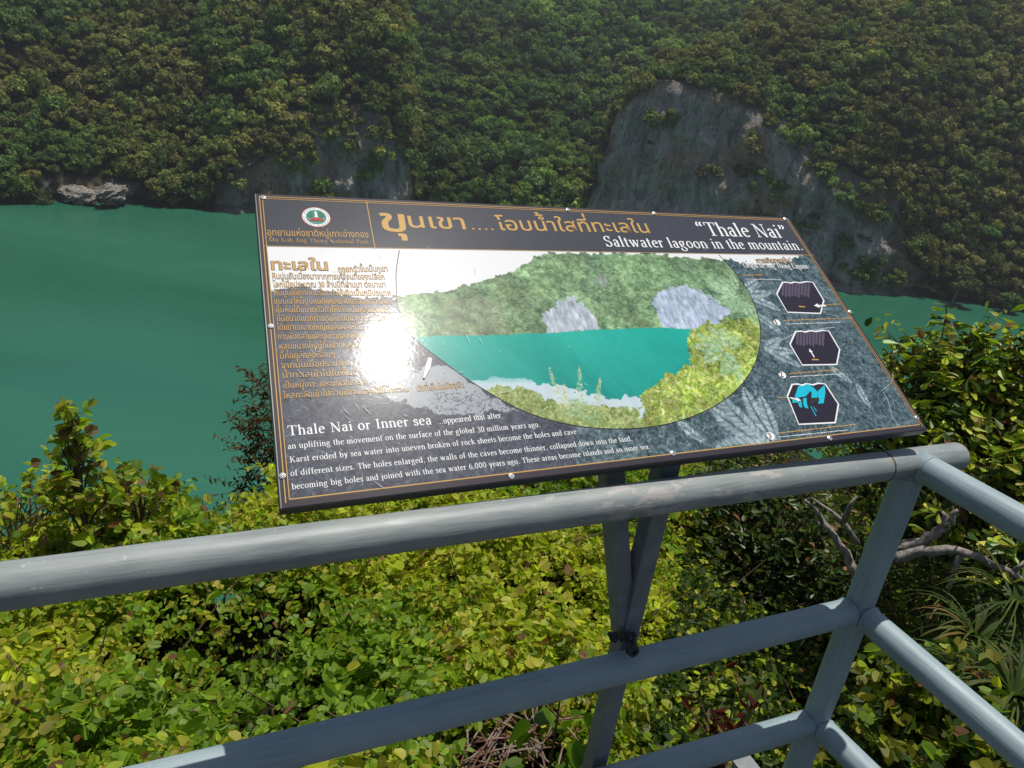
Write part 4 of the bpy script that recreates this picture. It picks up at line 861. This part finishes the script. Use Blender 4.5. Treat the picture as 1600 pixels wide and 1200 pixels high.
# a small serif alphabet drawn with a broad nib
def arc(cx, cy, rx, ry, a0, a1, n=9): return [(cx + rx * math.cos(math.radians(a0 + (a1 - a0) * i / n)), cy + ry * math.sin(math.radians(a0 + (a1 - a0) * i / n))) for i in range(n + 1)]
XH, AS, CP, DS = .45, .68, .66, -.21
def sf(x, y, w=.19): return ('s', [(x - w / 2, y), (x + w / 2, y)])
def st(x, y0, y1): return ('t', [(x, y0), (x, y1)])
def fl(x, y): return ('s', [(x - .09, y - .035), (x, y)])
def c_(pts): return ('c', pts)
def th(pts): return ('s', pts)
def dot(x, y, r=.05): return ('d', [(x + r * math.cos(i * PI / 5), y + r * math.sin(i * PI / 5)) for i in range(10)])
b_ = .018
GL = {
 'a': (.43, [c_([(.08, .34)] + arc(.195, .33, .11, .105, 130, 0, 7) + [(.305, .09)] + arc(.36, .08, .055, .07, 180, 300, 4)), c_([(.305, .27)] + arc(.2, .13, .135, .125, 75, 300, 10) + [(.305, .09)])]),
 'b': (.5, [st(.12, .02, AS), fl(.12, AS - .01), c_([(.12, .34)] + arc(.27, .22, .17, .22, 125, -140, 14) + [(.12, .06)])]),
 'c': (.43, [c_(arc(.23, .22, .17, .22, 40, 320, 14)), dot(.34, .35, .045)]),
 'd': (.5, [st(.37, .0, AS), fl(.37, AS - .01), sf(.41, b_, .1), c_([(.37, .36)] + arc(.22, .22, .17, .22, 55, 310, 14) + [(.37, .07)])]),
 'e': (.44, [c_([(.08, .26), (.37, .26)] + arc(.225, .22, .16, .22, 12, 318, 15))]),
 'f': (.33, [st(.14, 0, .55), sf(.14, b_, .22), c_(arc(.25, .55, .11, .12, 180, 45, 6)), th([(.03, XH - .02), (.28, XH - .02)])]),
 'g': (.48, [c_(arc(.21, .3, .13, .14, 0, 360, 14)), c_([(.13, .18), (.09, .1), (.16, .06), (.32, .04)] + arc(.22, -.09, .18, .11, 60, -220, 12)), th([(.3, .4), (.44, .43)])]),
 'h': (.51, [st(.11, 0, AS), fl(.11, AS - .01), sf(.11, b_), c_([(.11, .33)] + arc(.25, .3, .135, .135, 140, 0, 7)), st(.385, 0, .3), sf(.385, b_)]),
 'i': (.27, [st(.13, 0, XH), fl(.13, XH - .01), sf(.13, b_), dot(.13, .61)]),
 'j': (.27, [st(.15, -.08, XH), fl(.15, XH - .01), c_([(.15, -.08)] + arc(.06, -.1, .09, .1, 0, -110, 5)), dot(.15, .61)]),
 'k': (.5, [st(.11, 0, AS), fl(.11, AS - .01), sf(.11, b_), th([(.12, .19), (.36, .43)]), sf(.36, XH - .02, .17), ('t', [(.2, .27), (.42, .01)]), sf(.43, b_, .16)]),
 'l': (.27, [st(.13, 0, AS), fl(.13, AS - .01), sf(.13, b_)]),
 'm': (.77, [st(.11, 0, XH), fl(.11, XH - .01), sf(.11, b_), c_([(.11, .33)] + arc(.245, .3, .13, .135, 140, 0, 7)), st(.375, 0, .3), sf(.375, b_), c_([(.375, .33)] + arc(.51, .3, .13, .135, 140, 0, 7)), st(.64, 0, .3), sf(.64, b_)]),
 'n': (.51, [st(.11, 0, XH), fl(.11, XH - .01), sf(.11, b_), c_([(.11, .33)] + arc(.25, .3, .135, .135, 140, 0, 7)), st(.385, 0, .3), sf(.385, b_)]),
 'o': (.49, [c_(arc(.24, .222, .175, .218, 0, 360, 18))]),
 'p': (.5, [st(.11, DS, XH), fl(.11, XH - .01), sf(.11, DS + b_), c_([(.11, .36)] + arc(.27, .22, .17, .22, 125, -140, 14) + [(.11, .06)])]),
 'r': (.35, [st(.11, 0, XH), fl(.11, XH - .01), sf(.11, b_), c_([(.11, .3), (.17, .4), (.24, .43), (.29, .41)]), dot(.29, .39, .042)]),
 's': (.37, [c_([(.3, .35)] + arc(.18, .33, .105, .1, 40, 200, 7) + [(.2, .225)] + arc(.185, .11, .12, .1, 50, -160, 8)), th([(.305, .3), (.305, .42)]), th([(.06, .02), (.06, .14)])]),
 't': (.3, [c_([(.13, .57), (.13, .1)] + arc(.205, .09, .075, .085, 180, 300, 5)), th([(.03, XH - .02), (.25, XH - .02)])]),
 'u': (.51, [c_([(.11, XH), (.11, .14)] + arc(.225, .135, .115, .125, 180, 310, 7) + [(.385, .1)]), fl(.11, XH - .01), st(.385, 0, XH), fl(.385, XH - .01), sf(.43, b_, .1)]),
 'v': (.48, [('t', [(.1, XH - .02), (.25, .01)]), th([(.25, .01), (.39, XH - .02)]), sf(.1, XH - .02, .18), sf(.39, XH - .02, .15)]),
 'w': (.72, [('t', [(.09, XH - .02), (.22, .01)]), th([(.22, .01), (.35, XH - .02)]), ('t', [(.33, XH - .02), (.47, .01)]), th([(.47, .01), (.62, XH - .02)]), sf(.09, XH - .02, .18), sf(.34, XH - .02, .15), sf(.62, XH - .02, .15)]),
 'y': (.48, [('t', [(.1, XH - .02), (.25, .02)]), c_([(.39, XH - .02), (.22, -.08), (.15, -.18), (.07, -.19)]), sf(.1, XH - .02, .18), sf(.39, XH - .02, .15)]),
 'z': (.43, [th([(.06, XH - b_), (.36, XH - b_)]), ('t', [(.35, XH - .02), (.07, .02)]), th([(.06, b_), (.37, b_)]), th([(.37, 0), (.37, .1)])]),
 'T': (.62, [st(.31, 0, CP), sf(.31, b_, .26), th([(.05, CP - b_), (.57, CP - b_)]), th([(.05, CP), (.05, CP - .16)]), th([(.57, CP), (.57, CP - .16)])]),
 'N': (.72, [th([(.14, 0), (.14, CP)]), ('t', [(.13, CP - .02), (.58, .01)]), th([(.58, 0), (.58, CP)]), sf(.14, b_, .2), sf(.1, CP - b_, .16), sf(.58, CP - b_, .2)]),
 'S': (.54, [c_([(.42, .55)] + arc(.26, .5, .16, .16, 40, 215, 8) + [(.27, .34)] + arc(.26, .17, .18, .17, 55, -160, 9)), th([(.43, .47), (.43, .66)]), th([(.07, 0), (.07, .18)])]),
 'M': (.88, [th([(.13, 0), (.13, CP)]), ('t', [(.13, CP - .02), (.42, .03)]), th([(.42, .03), (.73, CP)]), st(.74, 0, CP), sf(.13, b_, .2), sf(.74, b_, .24), sf(.1, CP - b_, .14), sf(.77, CP - b_, .16)]),
 'K': (.7, [st(.15, 0, CP), sf(.15, b_, .24), sf(.15, CP - b_, .24), th([(.18, .28), (.52, CP - .02)]), sf(.54, CP - b_, .2), ('t', [(.27, .38), (.57, .01)]), sf(.58, b_, .2)]),
 'A': (.7, [th([(.12, .01), (.34, CP)]), ('t', [(.33, CP), (.57, .01)]), th([(.2, .22), (.47, .22)]), sf(.12, b_, .19), sf(.57, b_, .22)]),
 'P': (.57, [st(.15, 0, CP), sf(.15, b_, .24), sf(.12, CP - b_, .16), c_([(.15, CP - .02), (.3, CP - .02)] + arc(.31, .475, .165, .165, 90, -90, 9) + [(.15, .31)])]),
 'O': (.72, [c_(arc(.36, .33, .28, .33, 0, 360, 22))]),
 'L': (.6, [st(.15, 0, CP), sf(.15, CP - b_, .24), th([(.05, b_), (.53, b_)]), th([(.53, 0), (.53, .17)])]),
 'I': (.34, [st(.17, 0, CP), sf(.17, b_, .24), sf(.17, CP - b_, .24)]),
 '0': (.5, [c_(arc(.25, .33, .17, .33, 0, 360, 18))]), '3': (.5, [c_([(.09, .53)] + arc(.23, .5, .14, .15, 140, -75, 8)), c_([(.18, .36)] + arc(.23, .17, .18, .18, 80, -155, 9))]),
 '6': (.5, [c_(arc(.26, .2, .17, .2, 0, 360, 14)), c_([(.4, .65), (.24, .55), (.13, .4), (.09, .2)])]), '1': (.5, [st(.26, 0, .66), sf(.26, b_, .22), th([(.13, .57), (.26, .65)])]), '2': (.5, [c_([(.09, .5)] + arc(.24, .48, .155, .17, 160, -35, 8) + [(.08, .03)]), ('t2', [(.07, .035), (.43, .035)])]),
 '.': (.25, [dot(.12, .045)]), ',': (.25, [dot(.12, .045), th([(.14, .04), (.08, -.1)])]), ' ': (.27, []),
 '\u201c': (.44, [dot(.13, .5), c_([(.1, .5), (.11, .6), (.18, .67)]), dot(.31, .5), c_([(.28, .5), (.29, .6), (.36, .67)])]),
 '\u201d': (.44, [dot(.12, .61), c_([(.16, .61), (.15, .52), (.08, .45)]), dot(.3, .61), c_([(.34, .61), (.33, .52), (.26, .45)])]),
}
THICK, THIN = .098, .042
def nib(kind, pts, i):
    if kind == 's': return THIN
    if kind in ('t', 't2'): return THICK
    a = pts[max(0, i - 1)]; b = pts[min(len(pts) - 1, i + 1)]; an = math.atan2(b[1] - a[1], b[0] - a[0])
    return THIN + (THICK - THIN) * abs(math.sin(an - math.radians(12))) ** 1.3
def latin_width(txt, tr=.0): return sum(GL[c][0] + tr for c in txt)
# Thai letters come from the program's built-in font, one outline per letter
_TG = {}
def thai_glyph(ch, bold):
    k = (ch, bold)
    if k in _TG: return _TG[k]
    def ev(body):
        cu = bpy.data.curves.new('tmp', 'FONT'); cu.body = body; cu.offset = bold; cu.resolution_u = 3
        o = bpy.data.objects.new('tmp', cu); COL.objects.link(o); dg = bpy.context.evaluated_depsgraph_get(); me = o.evaluated_get(dg).to_mesh()
        V = np.array([v.co[:2] for v in me.vertices]) if len(me.vertices) else np.zeros((0, 2)); Fs = [tuple(p.vertices) for p in me.polygons]
        o.evaluated_get(dg).to_mesh_clear(); COL.objects.unlink(o); bpy.data.objects.remove(o); bpy.data.curves.remove(cu); return V, Fs
    V, Fs = ev(ch)
    Vb, _ = ev('I'); Vc, _ = ev(ch + 'I'); adv = Vc[:, 0].max() - Vb[:, 0].max() if len(Vc) else .5
    # separate islands so that overlapping outlines never share one plane
    par = list(range(len(V)))
    def fd(i):
        while par[i] != i: par[i] = par[par[i]]; i = par[i]
        return i
    for f in Fs:
        for j in f[1:]: par[fd(j)] = fd(f[0])
    isl = {}
    for f in Fs: isl.setdefault(fd(f[0]), []).append(f)
    _TG[k] = (V, list(isl.values()), adv); return _TG[k]
UPPER = '\u0e34\u0e35\u0e36\u0e37\u0e31\u0e4d\u0e47'; TONE = '\u0e48\u0e49\u0e4a\u0e4b\u0e4c'; LOWER = '\u0e38\u0e39'
def is_thai(c): return '\u0e00' <= c <= '\u0e7f'
TK = 1.04                                                    # Thai letter size against the Latin em
def layout(txt, bold=0., tr=0.):
    """list of (char, x, dy) and total width, in em"""
    x = 0; out = []
    for i, c in enumerate(txt):
        if is_thai(c):
            adv = thai_glyph(c, bold)[2] * TK; dy = 0.
            if c in TONE and ((i and txt[i - 1] in UPPER) or (i + 1 < len(txt) and txt[i + 1] == '\u0e33')): dy = .2
            if c in TONE or c in UPPER or c in LOWER: adv = max(adv, 0) if adv > .1 else 0
            out.append((c, x, dy)); x += adv + (tr if adv else 0)
        else: out.append((c, x, 0)); x += GL.get(c, GL['o'])[0] + tr
    return out, x
def text(name, txt, p0, p1, cap, matl, bold=0., tr=.0, weight=1., h=.0003, parent=None, shift=(0, 0)):
    """one line of lettering from layout point p0 to p1; cap = letter height as drawn between two layout points"""
    a = UV(*p0); b = UV(*p1); lay, w = layout(txt, bold, tr); k = np.linalg.norm(b - a) / w; ex = (b - a) / np.linalg.norm(b - a); ey = np.array([-ex[1], ex[0]])
    ky = np.linalg.norm(UV(p0[0], p0[1] - cap) - a) / .66
    I = Ink()
    T = lambda x, y: a + ex * (x * k + shift[0]) + ey * (y * ky + shift[1])
    for c, x, dy in lay:
        if is_thai(c):
            V, isl, _ = thai_glyph(c, bold)
            for Fs in isl:
                ids = sorted({i for f in Fs for i in f}); mp = {v: i for i, v in enumerate(ids)}
                I.poly([T(x + V[i][0] * TK, (V[i][1] + dy) * TK) for i in ids], [tuple(mp[i] for i in f) for f in Fs], h)
        else:
            for kind, pts in GL.get(c, (0, []))[1]:
                if kind == 'd': I.poly([T(x + p[0], p[1]) for p in pts], [tuple(range(len(pts)))], h)
                else: I.ribbon([T(x + p[0], p[1]) for p in pts], [nib(kind, pts, i) * (k + ky) / 2 * weight for i in range(len(pts))], h)
    return I.build(name, matl, parent)
def outlined(txt, p0, p1, cap, matl=None, bold=.0, ob=.028, tr=0., **kw):
    text('lettering_outline', txt, p0, p1, cap, M_SHADOWINK, ob, tr, 1.5, .0002); text('lettering', txt, p0, p1, cap, matl or M_GOLD, bold, tr, 1.1, .00055)
# title band
text('lettering', 'อุทยานแห่งชาติหมู่เกาะอ่างทอง', (417, 368), (577, 371.5), 9.5, M_GOLD, .0)
text('lettering', 'Mu Koh Ang Thong National Park', (420, 377.5), (577, 381), 6.6, M_GOLD, tr=.05, weight=.62)
text('lettering', 'ขุ', (592, 360), (642, 363), 31, M_GOLD, .012)
text('lettering', 'นเขา', (636, 355), (732, 358.5), 20, M_GOLD, .008); text('lettering', '....', (735, 358.5), (775, 360), 16, M_GOLD, .0, weight=1.2)
text('lettering', 'โอบน้ำใสที่ทะเลใน', (779, 359.5), (1019, 364), 17.5, M_GOLD, .006)
text('lettering', '\u201cThale Nai\u201d', (1094, 368), (1236.5, 372), 19, M_WHITE, tr=.02, weight=.95)
text('lettering', 'Saltwater lagoon in the mountain.', (947, 385), (1257, 391), 15, M_WHITE, tr=.035, weight=.95)
# Thai paragraph
outlined('ทะเลใน', (422, 421.5), (515, 422.5), 15, bold=.015, ob=.04)
lines = [('....ถูกยกตัวขึ้นเป็นภูเขา', 519, 425.5, 607, 424.5), ('หินปูนอันเนื่องมาจากการเคลื่อนที่ของเปลือก', 425, 436, 602, 437), ('โลกเมื่อประมาณ 30 ล้านปีที่ผ่านมา ต่อมาเขา', 427, 449, 604, 449), ('หินปูนได้ถูกกัดกร่อนทำให้เกิดเป็นภูมิประเทศ', 428, 462, 612, 462), ('แบบเขาหินปูนหยักแหลม โดยรอยแตกในเขา', 428, 475, 612, 475), ('ชั้นหินได้ขยายตัวทำให้เกิดเป็นหลุมยุบของ', 431, 488.5, 612, 488), ('ที่มีขนาดแตกต่างกันไป ต่อมาหลุมยุบเหล่านี้', 432, 502.5, 614, 501), ('ได้ขยายขนาดใหญ่ขึ้นส่งผลให้เกิด', 433, 516, 570, 515), ('การพังทลายและยุบตัวกลายเป็น', 434, 531, 566, 529), ('หลุมขนาดใหญ่ที่มีปากหลุม', 436, 546, 556, 543), ('นี้ค่อยลึกลงเรื่อยๆ', 437, 561, 524, 558), ('จากนั้นเมื่อประมาณ', 439, 576, 546, 571), ('น้ำทะเลเข้าไปในพื้นที่', 441, 591, 560, 586), ('เป็นหมู่เกาะ และบริเวณทะเล', 442, 607, 572, 601), ('ไหลทะลักเข้าไปท่วมขังจนกลายเป็นทะเลใน', 443, 623, 640, 612)]
for tx, x0, y0, x1, y1 in lines: outlined(tx, (x0, y0), (x1, y1), 8.5, bold=.0, ob=.026)
outlined('ดังที่เห็นในปัจจุบัน', (652, 612), (727, 605), 8.5, bold=.0, ob=.026)
# English paragraph
text('lettering', 'Thale Nai or Inner sea', (450, 681), (676, 663), 15.5, M_WHITE, tr=.03, weight=1.)
text('lettering', '...oppeared that after', (684, 663), (784, 653), 9, M_WHITE, tr=.02, weight=.95)
for tx, x0, y0, x1, y1, c in (('an uplifting the movement on the surface of the global 30 million years ago.', 450, 702, 845, 667, 9.4), ('Karst eroded by sea water into uneven broken of rock sheets become the holes and cave', 453, 723, 902, 678, 9.4), ('of different sizes. The holes enlarged, the walls of the caves become thinner, collapsed down into the land,', 454, 744, 989, 689, 9.4), ('becoming big holes and joined with the sea water 6,000 years ago. These areas become islands and an inner sea.', 456, 765, 1017, 701, 9.4)):
    text('lettering', tx, (x0, y0), (x1, y1), c, M_WHITE, tr=.03, weight=.92)
# right column
outlined('การเกิดทะเลใน', (1183, 411), (1236, 410.5), 6, bold=.0, ob=.05)
text('lettering_outline', 'Origin of Ang Thong Lagoon', (1163, 418.5), (1264, 420), 7.2, M_LINE, weight=1.6, h=.0002); text('lettering', 'Origin of Ang Thong Lagoon', (1163, 418.5), (1264, 420), 7.2, M_WHITE, weight=.95, h=.00055)
def caption(x0, y0, x1, y1, matl, seed, w=.0016):
    r = random.Random(seed); I = Ink(); t = 0
    while t < 1:
        l = r.uniform(.012, .045); e_ = min(1, t + l); I.ribbon([UV(x0 + (x1 - x0) * t, y0 + (y1 - y0) * t + r.uniform(-.3, .3)), UV(x0 + (x1 - x0) * e_, y0 + (y1 - y0) * e_ + r.uniform(-.3, .3))], w * r.uniform(.7, 1.2)); t = e_ + r.uniform(.004, .014)
    I.build('small_caption', matl)
f5 = lambda x, y: (1120 + x / 3.636, 380 + y / 3.636)
for i, (a, b, mt) in enumerate([((148, 182), (258, 180), M_GOLD), ((165, 204), (362, 208), M_WHITE), ((378, 440), (770, 425), M_GOLD), ((388, 460), (700, 450), M_WHITE), ((410, 742), (700, 718), M_GOLD), ((415, 760), (720, 742), M_WHITE), ((345, 1080), (800, 1028), M_GOLD), ((350, 1102), (745, 1062), M_WHITE), ((600, 352), (700, 346), M_GOLD), ((350, 875), (415, 880), M_GOLD)]):
    caption(*f5(*a), *f5(*b), mt, i, .0022 if mt is M_GOLD else .0015)
HEX = [[(340, 290), (372, 224), (395, 222), (420, 228), (440, 221), (470, 226), (510, 219), (545, 223), (607, 325), (588, 400), (400, 393)], [(415, 575), (447, 503), (480, 500), (500, 506), (530, 498), (560, 503), (600, 496), (635, 500), (697, 605), (680, 690), (485, 693)], [(400, 870), (427, 803), (460, 801), (480, 808), (510, 799), (545, 806), (575, 796), (615, 801), (690, 915), (672, 1020), (465, 1030)]]
for hi, hx in enumerate(HEX):
    P = pxs([f5(*p) for p in hx]); I = Ink(); I.poly(P, [tuple(range(len(P)))[::-1]], .0002); dg_ = I.build('diagram', M_BLACK); dg_['label'] = ['dark hexagon diagram with a pale arrow from the right, topmost', 'dark hexagon diagram with an arrow pointing up, middle', 'hexagon diagram with blue water shapes, lowest'][hi]
    I = Ink(); I.ribbon(P, .0034, .0006, closed=True); I.build('outline', M_WHITE, dg_)
    if hi < 2:
        oy = 0 if hi == 0 else 278; ox = 0 if hi == 0 else 82
        I = Ink()
        for k in range(9): x = 372 + ox + k * 18; I.poly(pxs([f5(x, 228 + oy), f5(x + 14, 228 + oy), f5(x + 14 - 6, 300 + oy + 8 * (k % 3)), f5(x - 6, 296 + oy + 6 * (k % 2))]), [(3, 2, 1, 0)], .00045)
        I.build('rock_layer', M_ROCKINK, dg_)
        I = Ink(); I.ribbon(pxs([f5(*q) for q in ([(465, 360), (500, 362)] if hi == 0 else [(540, 662), (578, 662)])]), .003, .00045); I.build('caption', M_GOLD, dg_)
    else:
        I = Ink()
        for pl in ([(462, 812), (522, 806), (524, 850), (500, 872), (470, 876), (440, 880)], [(540, 812), (572, 846), (570, 900), (535, 905)], [(572, 842), (612, 806), (616, 850), (606, 910), (576, 912)], [(428, 884), (470, 880), (462, 905), (430, 908)], [(460, 905), (480, 898), (484, 936), (468, 930)], [(488, 884), (508, 878), (512, 920), (520, 940), (500, 936), (490, 915)], [(530, 925), (537, 930), (566, 984), (558, 980)], [(545, 925), (568, 952), (562, 955)], [(505, 800), (525, 803), (545, 830), (535, 845), (508, 840)]): I.poly(pxs([f5(*q) for q in pl]), [tuple(range(len(pl)))[::-1]], .00045)
        I.build('water_shape', M_CYAN, dg_)
        I = Ink(); I.poly(pxs([f5(530, 880), f5(580, 878), f5(580, 900), f5(530, 903)]), [(3, 2, 1, 0)], .0009); I.build('caption', M_SHADOWINK, dg_)
    A_, B_ = [((617, 357), (550, 357)), ((552, 650), (522, 600)), ((415, 880), (478, 895))][hi]; A_, B_ = UV(*f5(*A_)), UV(*f5(*B_)); dd = B_ - A_; nn = np.array([-dd[1], dd[0]])
    I = Ink(); I.poly([A_ + nn * .07, A_ - nn * .07, A_ + dd * .6 - nn * .07, A_ + dd * .6 - nn * .2, B_, A_ + dd * .6 + nn * .2, A_ + dd * .6 + nn * .07], [tuple(range(7))], .0012); I.build('arrow', M_WHITE, dg_)
for k, (x, y) in enumerate([(342, 450), (372, 748), (305, 1095)]):
    c = UV(*f5(x, y)); I = Ink(); I.poly([c + .0082 * np.array([math.cos(t * PI / 12), math.sin(t * PI / 12)]) for t in range(24)], [tuple(range(24))], .0003); bd = I.build('number_badge', M_WHITE)
    px_ = f5(x, y); text('digit', str(k + 1), (px_[0] - 2.6, px_[1] + 3.4), (px_[0] + 2.6, px_[1] + 3.2), 7, M_BROWNINK, weight=1.4, h=.0009, parent=bd)
I = Ink(); I.ribbon(pxs(catmull([(1188, 532), (1208, 534), (1226, 529), (1240, 522), (1262, 517), (1304, 511)])), .0018, .0002); I.ribbon(pxs(catmull([(1380, 612), (1388, 628), (1394, 650), (1404, 664)])), .0014, .0002); I.ribbon(pxs(catmull([(1378, 610), (1392, 598), (1396, 586)])), .0012, .0002); I.build('printed_branch', M_LINE2)['kind'] = 'stuff'
# round park emblem
c = UV(494, 339.5); ring = lambda r, n=36, sx=1., sy=1.: [c + r * np.array([sx * math.cos(t * 2 * PI / n), sy * math.sin(t * 2 * PI / n)]) for t in range(n)]
rE = np.linalg.norm(UV(516.5, 341) - UV(470.5, 338.5)) / 2
I = Ink(); I.poly(ring(rE), [tuple(range(36))], .00025); em = I.build('emblem', M_REDINK)
I = Ink(); I.poly(ring(rE * .94), [tuple(range(36))], .0006); I.build('white_disc', M_WHITE, em)
I = Ink()
for t in range(40):                                       # ring of tiny marks where the lettering runs
    a = t * 2 * PI / 40
    if t % 10 in (9,): continue
    d = np.array([math.cos(a), math.sin(a)]); I.ribbon([c + d * rE * .8, c + d * rE * .88], .0013, .0009)
I.build('rim_marks', M_GREENINK, em)
I = Ink(); I.poly(ring(rE * .7), [tuple(range(36))], .0012); I.build('green_field', ink('pale_green_ink', (86, 160, 150)), em)
I = Ink()
for dx, dy, s_ in ((-.38, .1, .2), (.38, .12, .2), (-.3, .38, .16), (.3, .4, .16)): I.poly([c + rE * (np.array([dx, dy]) + s_ * np.array([math.cos(t * .7), math.sin(t * .7)])) for t in range(9)], [tuple(range(9))], .0016)
I.build('leaves', M_GREENINK, em)
I = Ink(); I.poly([c + rE * np.array(p) for p in ((-.5, -.42), (.5, -.42), (.42, -.22), (.16, -.1), (-.16, -.1), (-.42, -.22))], [tuple(range(6))], .002); I.build('red_base', M_REDINK, em)
I = Ink(); I.poly([c + rE * np.array(p) for p in ((-.1, -.1), (.1, -.1), (.06, .2), (.1, .3), (0, .55), (-.1, .3), (-.06, .2))], [tuple(range(7))], .0024); I.build('white_figure', M_WHITE, em)
# screws
for x, y in ((411.5, 309), (887, 328), (1226.5, 342.5), (423, 510), (1328, 487.5), (441.5, 744), (799, 744.5), (1051, 708.5), (1296, 685), (1432, 653), (1022, 333.5)):
    c = UV(x, y); p = S3(*c, .0004); s = MB(SL); s.tube([p, p + EN * .0016, p + EN * .0024], [.0052, .0046, .002], 16); sc_ = s.build('screw', M_SCREW, sign, smooth=False)
    s = MB(SL)
    for d in (E1 + E2, E1 - E2): d = norm(d); s.box(p + EN * .0024, d, np.cross(EN, d), EN, .0026, .0006, .0003 if (d @ E2) > 0 else .0004)
    s.build('slot', M_DARKHOLE, sc_)
# wear: hairline scratches in the film
I = Ink(); r = random.Random(5)
for i in range(70):
    x, y = (r.gauss(640, 90), r.gauss(530, 90)) if i < 45 else (r.uniform(430, 1200), r.uniform(330, 700))
    a = r.uniform(0, 6.28) if r.random() < .5 else r.gauss(.65, .2); l = r.uniform(3, 22)
    p = (x, y); q = (x + l * math.cos(a), y + l * math.sin(a))
    if not inpoly(np.array([p[0], q[0]]), np.array([p[1], q[1]]), [(400, 305), (1230, 342), (1445, 668), (440, 790)]).all(): continue
    I.ribbon([UV(*p), UV((p[0] + q[0]) / 2 + r.uniform(-1, 1), (p[1] + q[1]) / 2 + r.uniform(-1, 1)), UV(*q)], [.0002, r.uniform(.0004, .0009), .0002], .0024)
I.ribbon(pxs([(672, 560), (668, 575), (662, 592)]), [.006, .009, .003], .0024)
I.build('scratches', ink('scuffed_film', (225, 226, 226), .8))['kind'] = 'stuff'

# ------------------------------------------------------------------ humid air
hz = bpy.data.materials.new('humid_air'); hz.use_nodes = True; t = hz.node_tree
t.nodes.remove(t.nodes['Principled BSDF']); v = t.nodes.new('ShaderNodeVolumePrincipled'); t.links.new(v.outputs[0], t.nodes['Material Output'].inputs['Volume'])
v.inputs['Color'].default_value = (.86, .92, 1, 1); v.inputs['Density'].default_value = .00019; v.inputs['Anisotropy'].default_value = .3
s = MB((0, 0, 0)); s.box((0, 0, 40), (1, 0, 0), (0, 1, 0), UP, 920, 920, 105); o = s.build('haze', hz); tag(o, 'thin humid haze over the lagoon', 'haze', kind='stuff')
SC.cycles.volume_bounces = 0; SC.cycles.volume_step_rate = 4
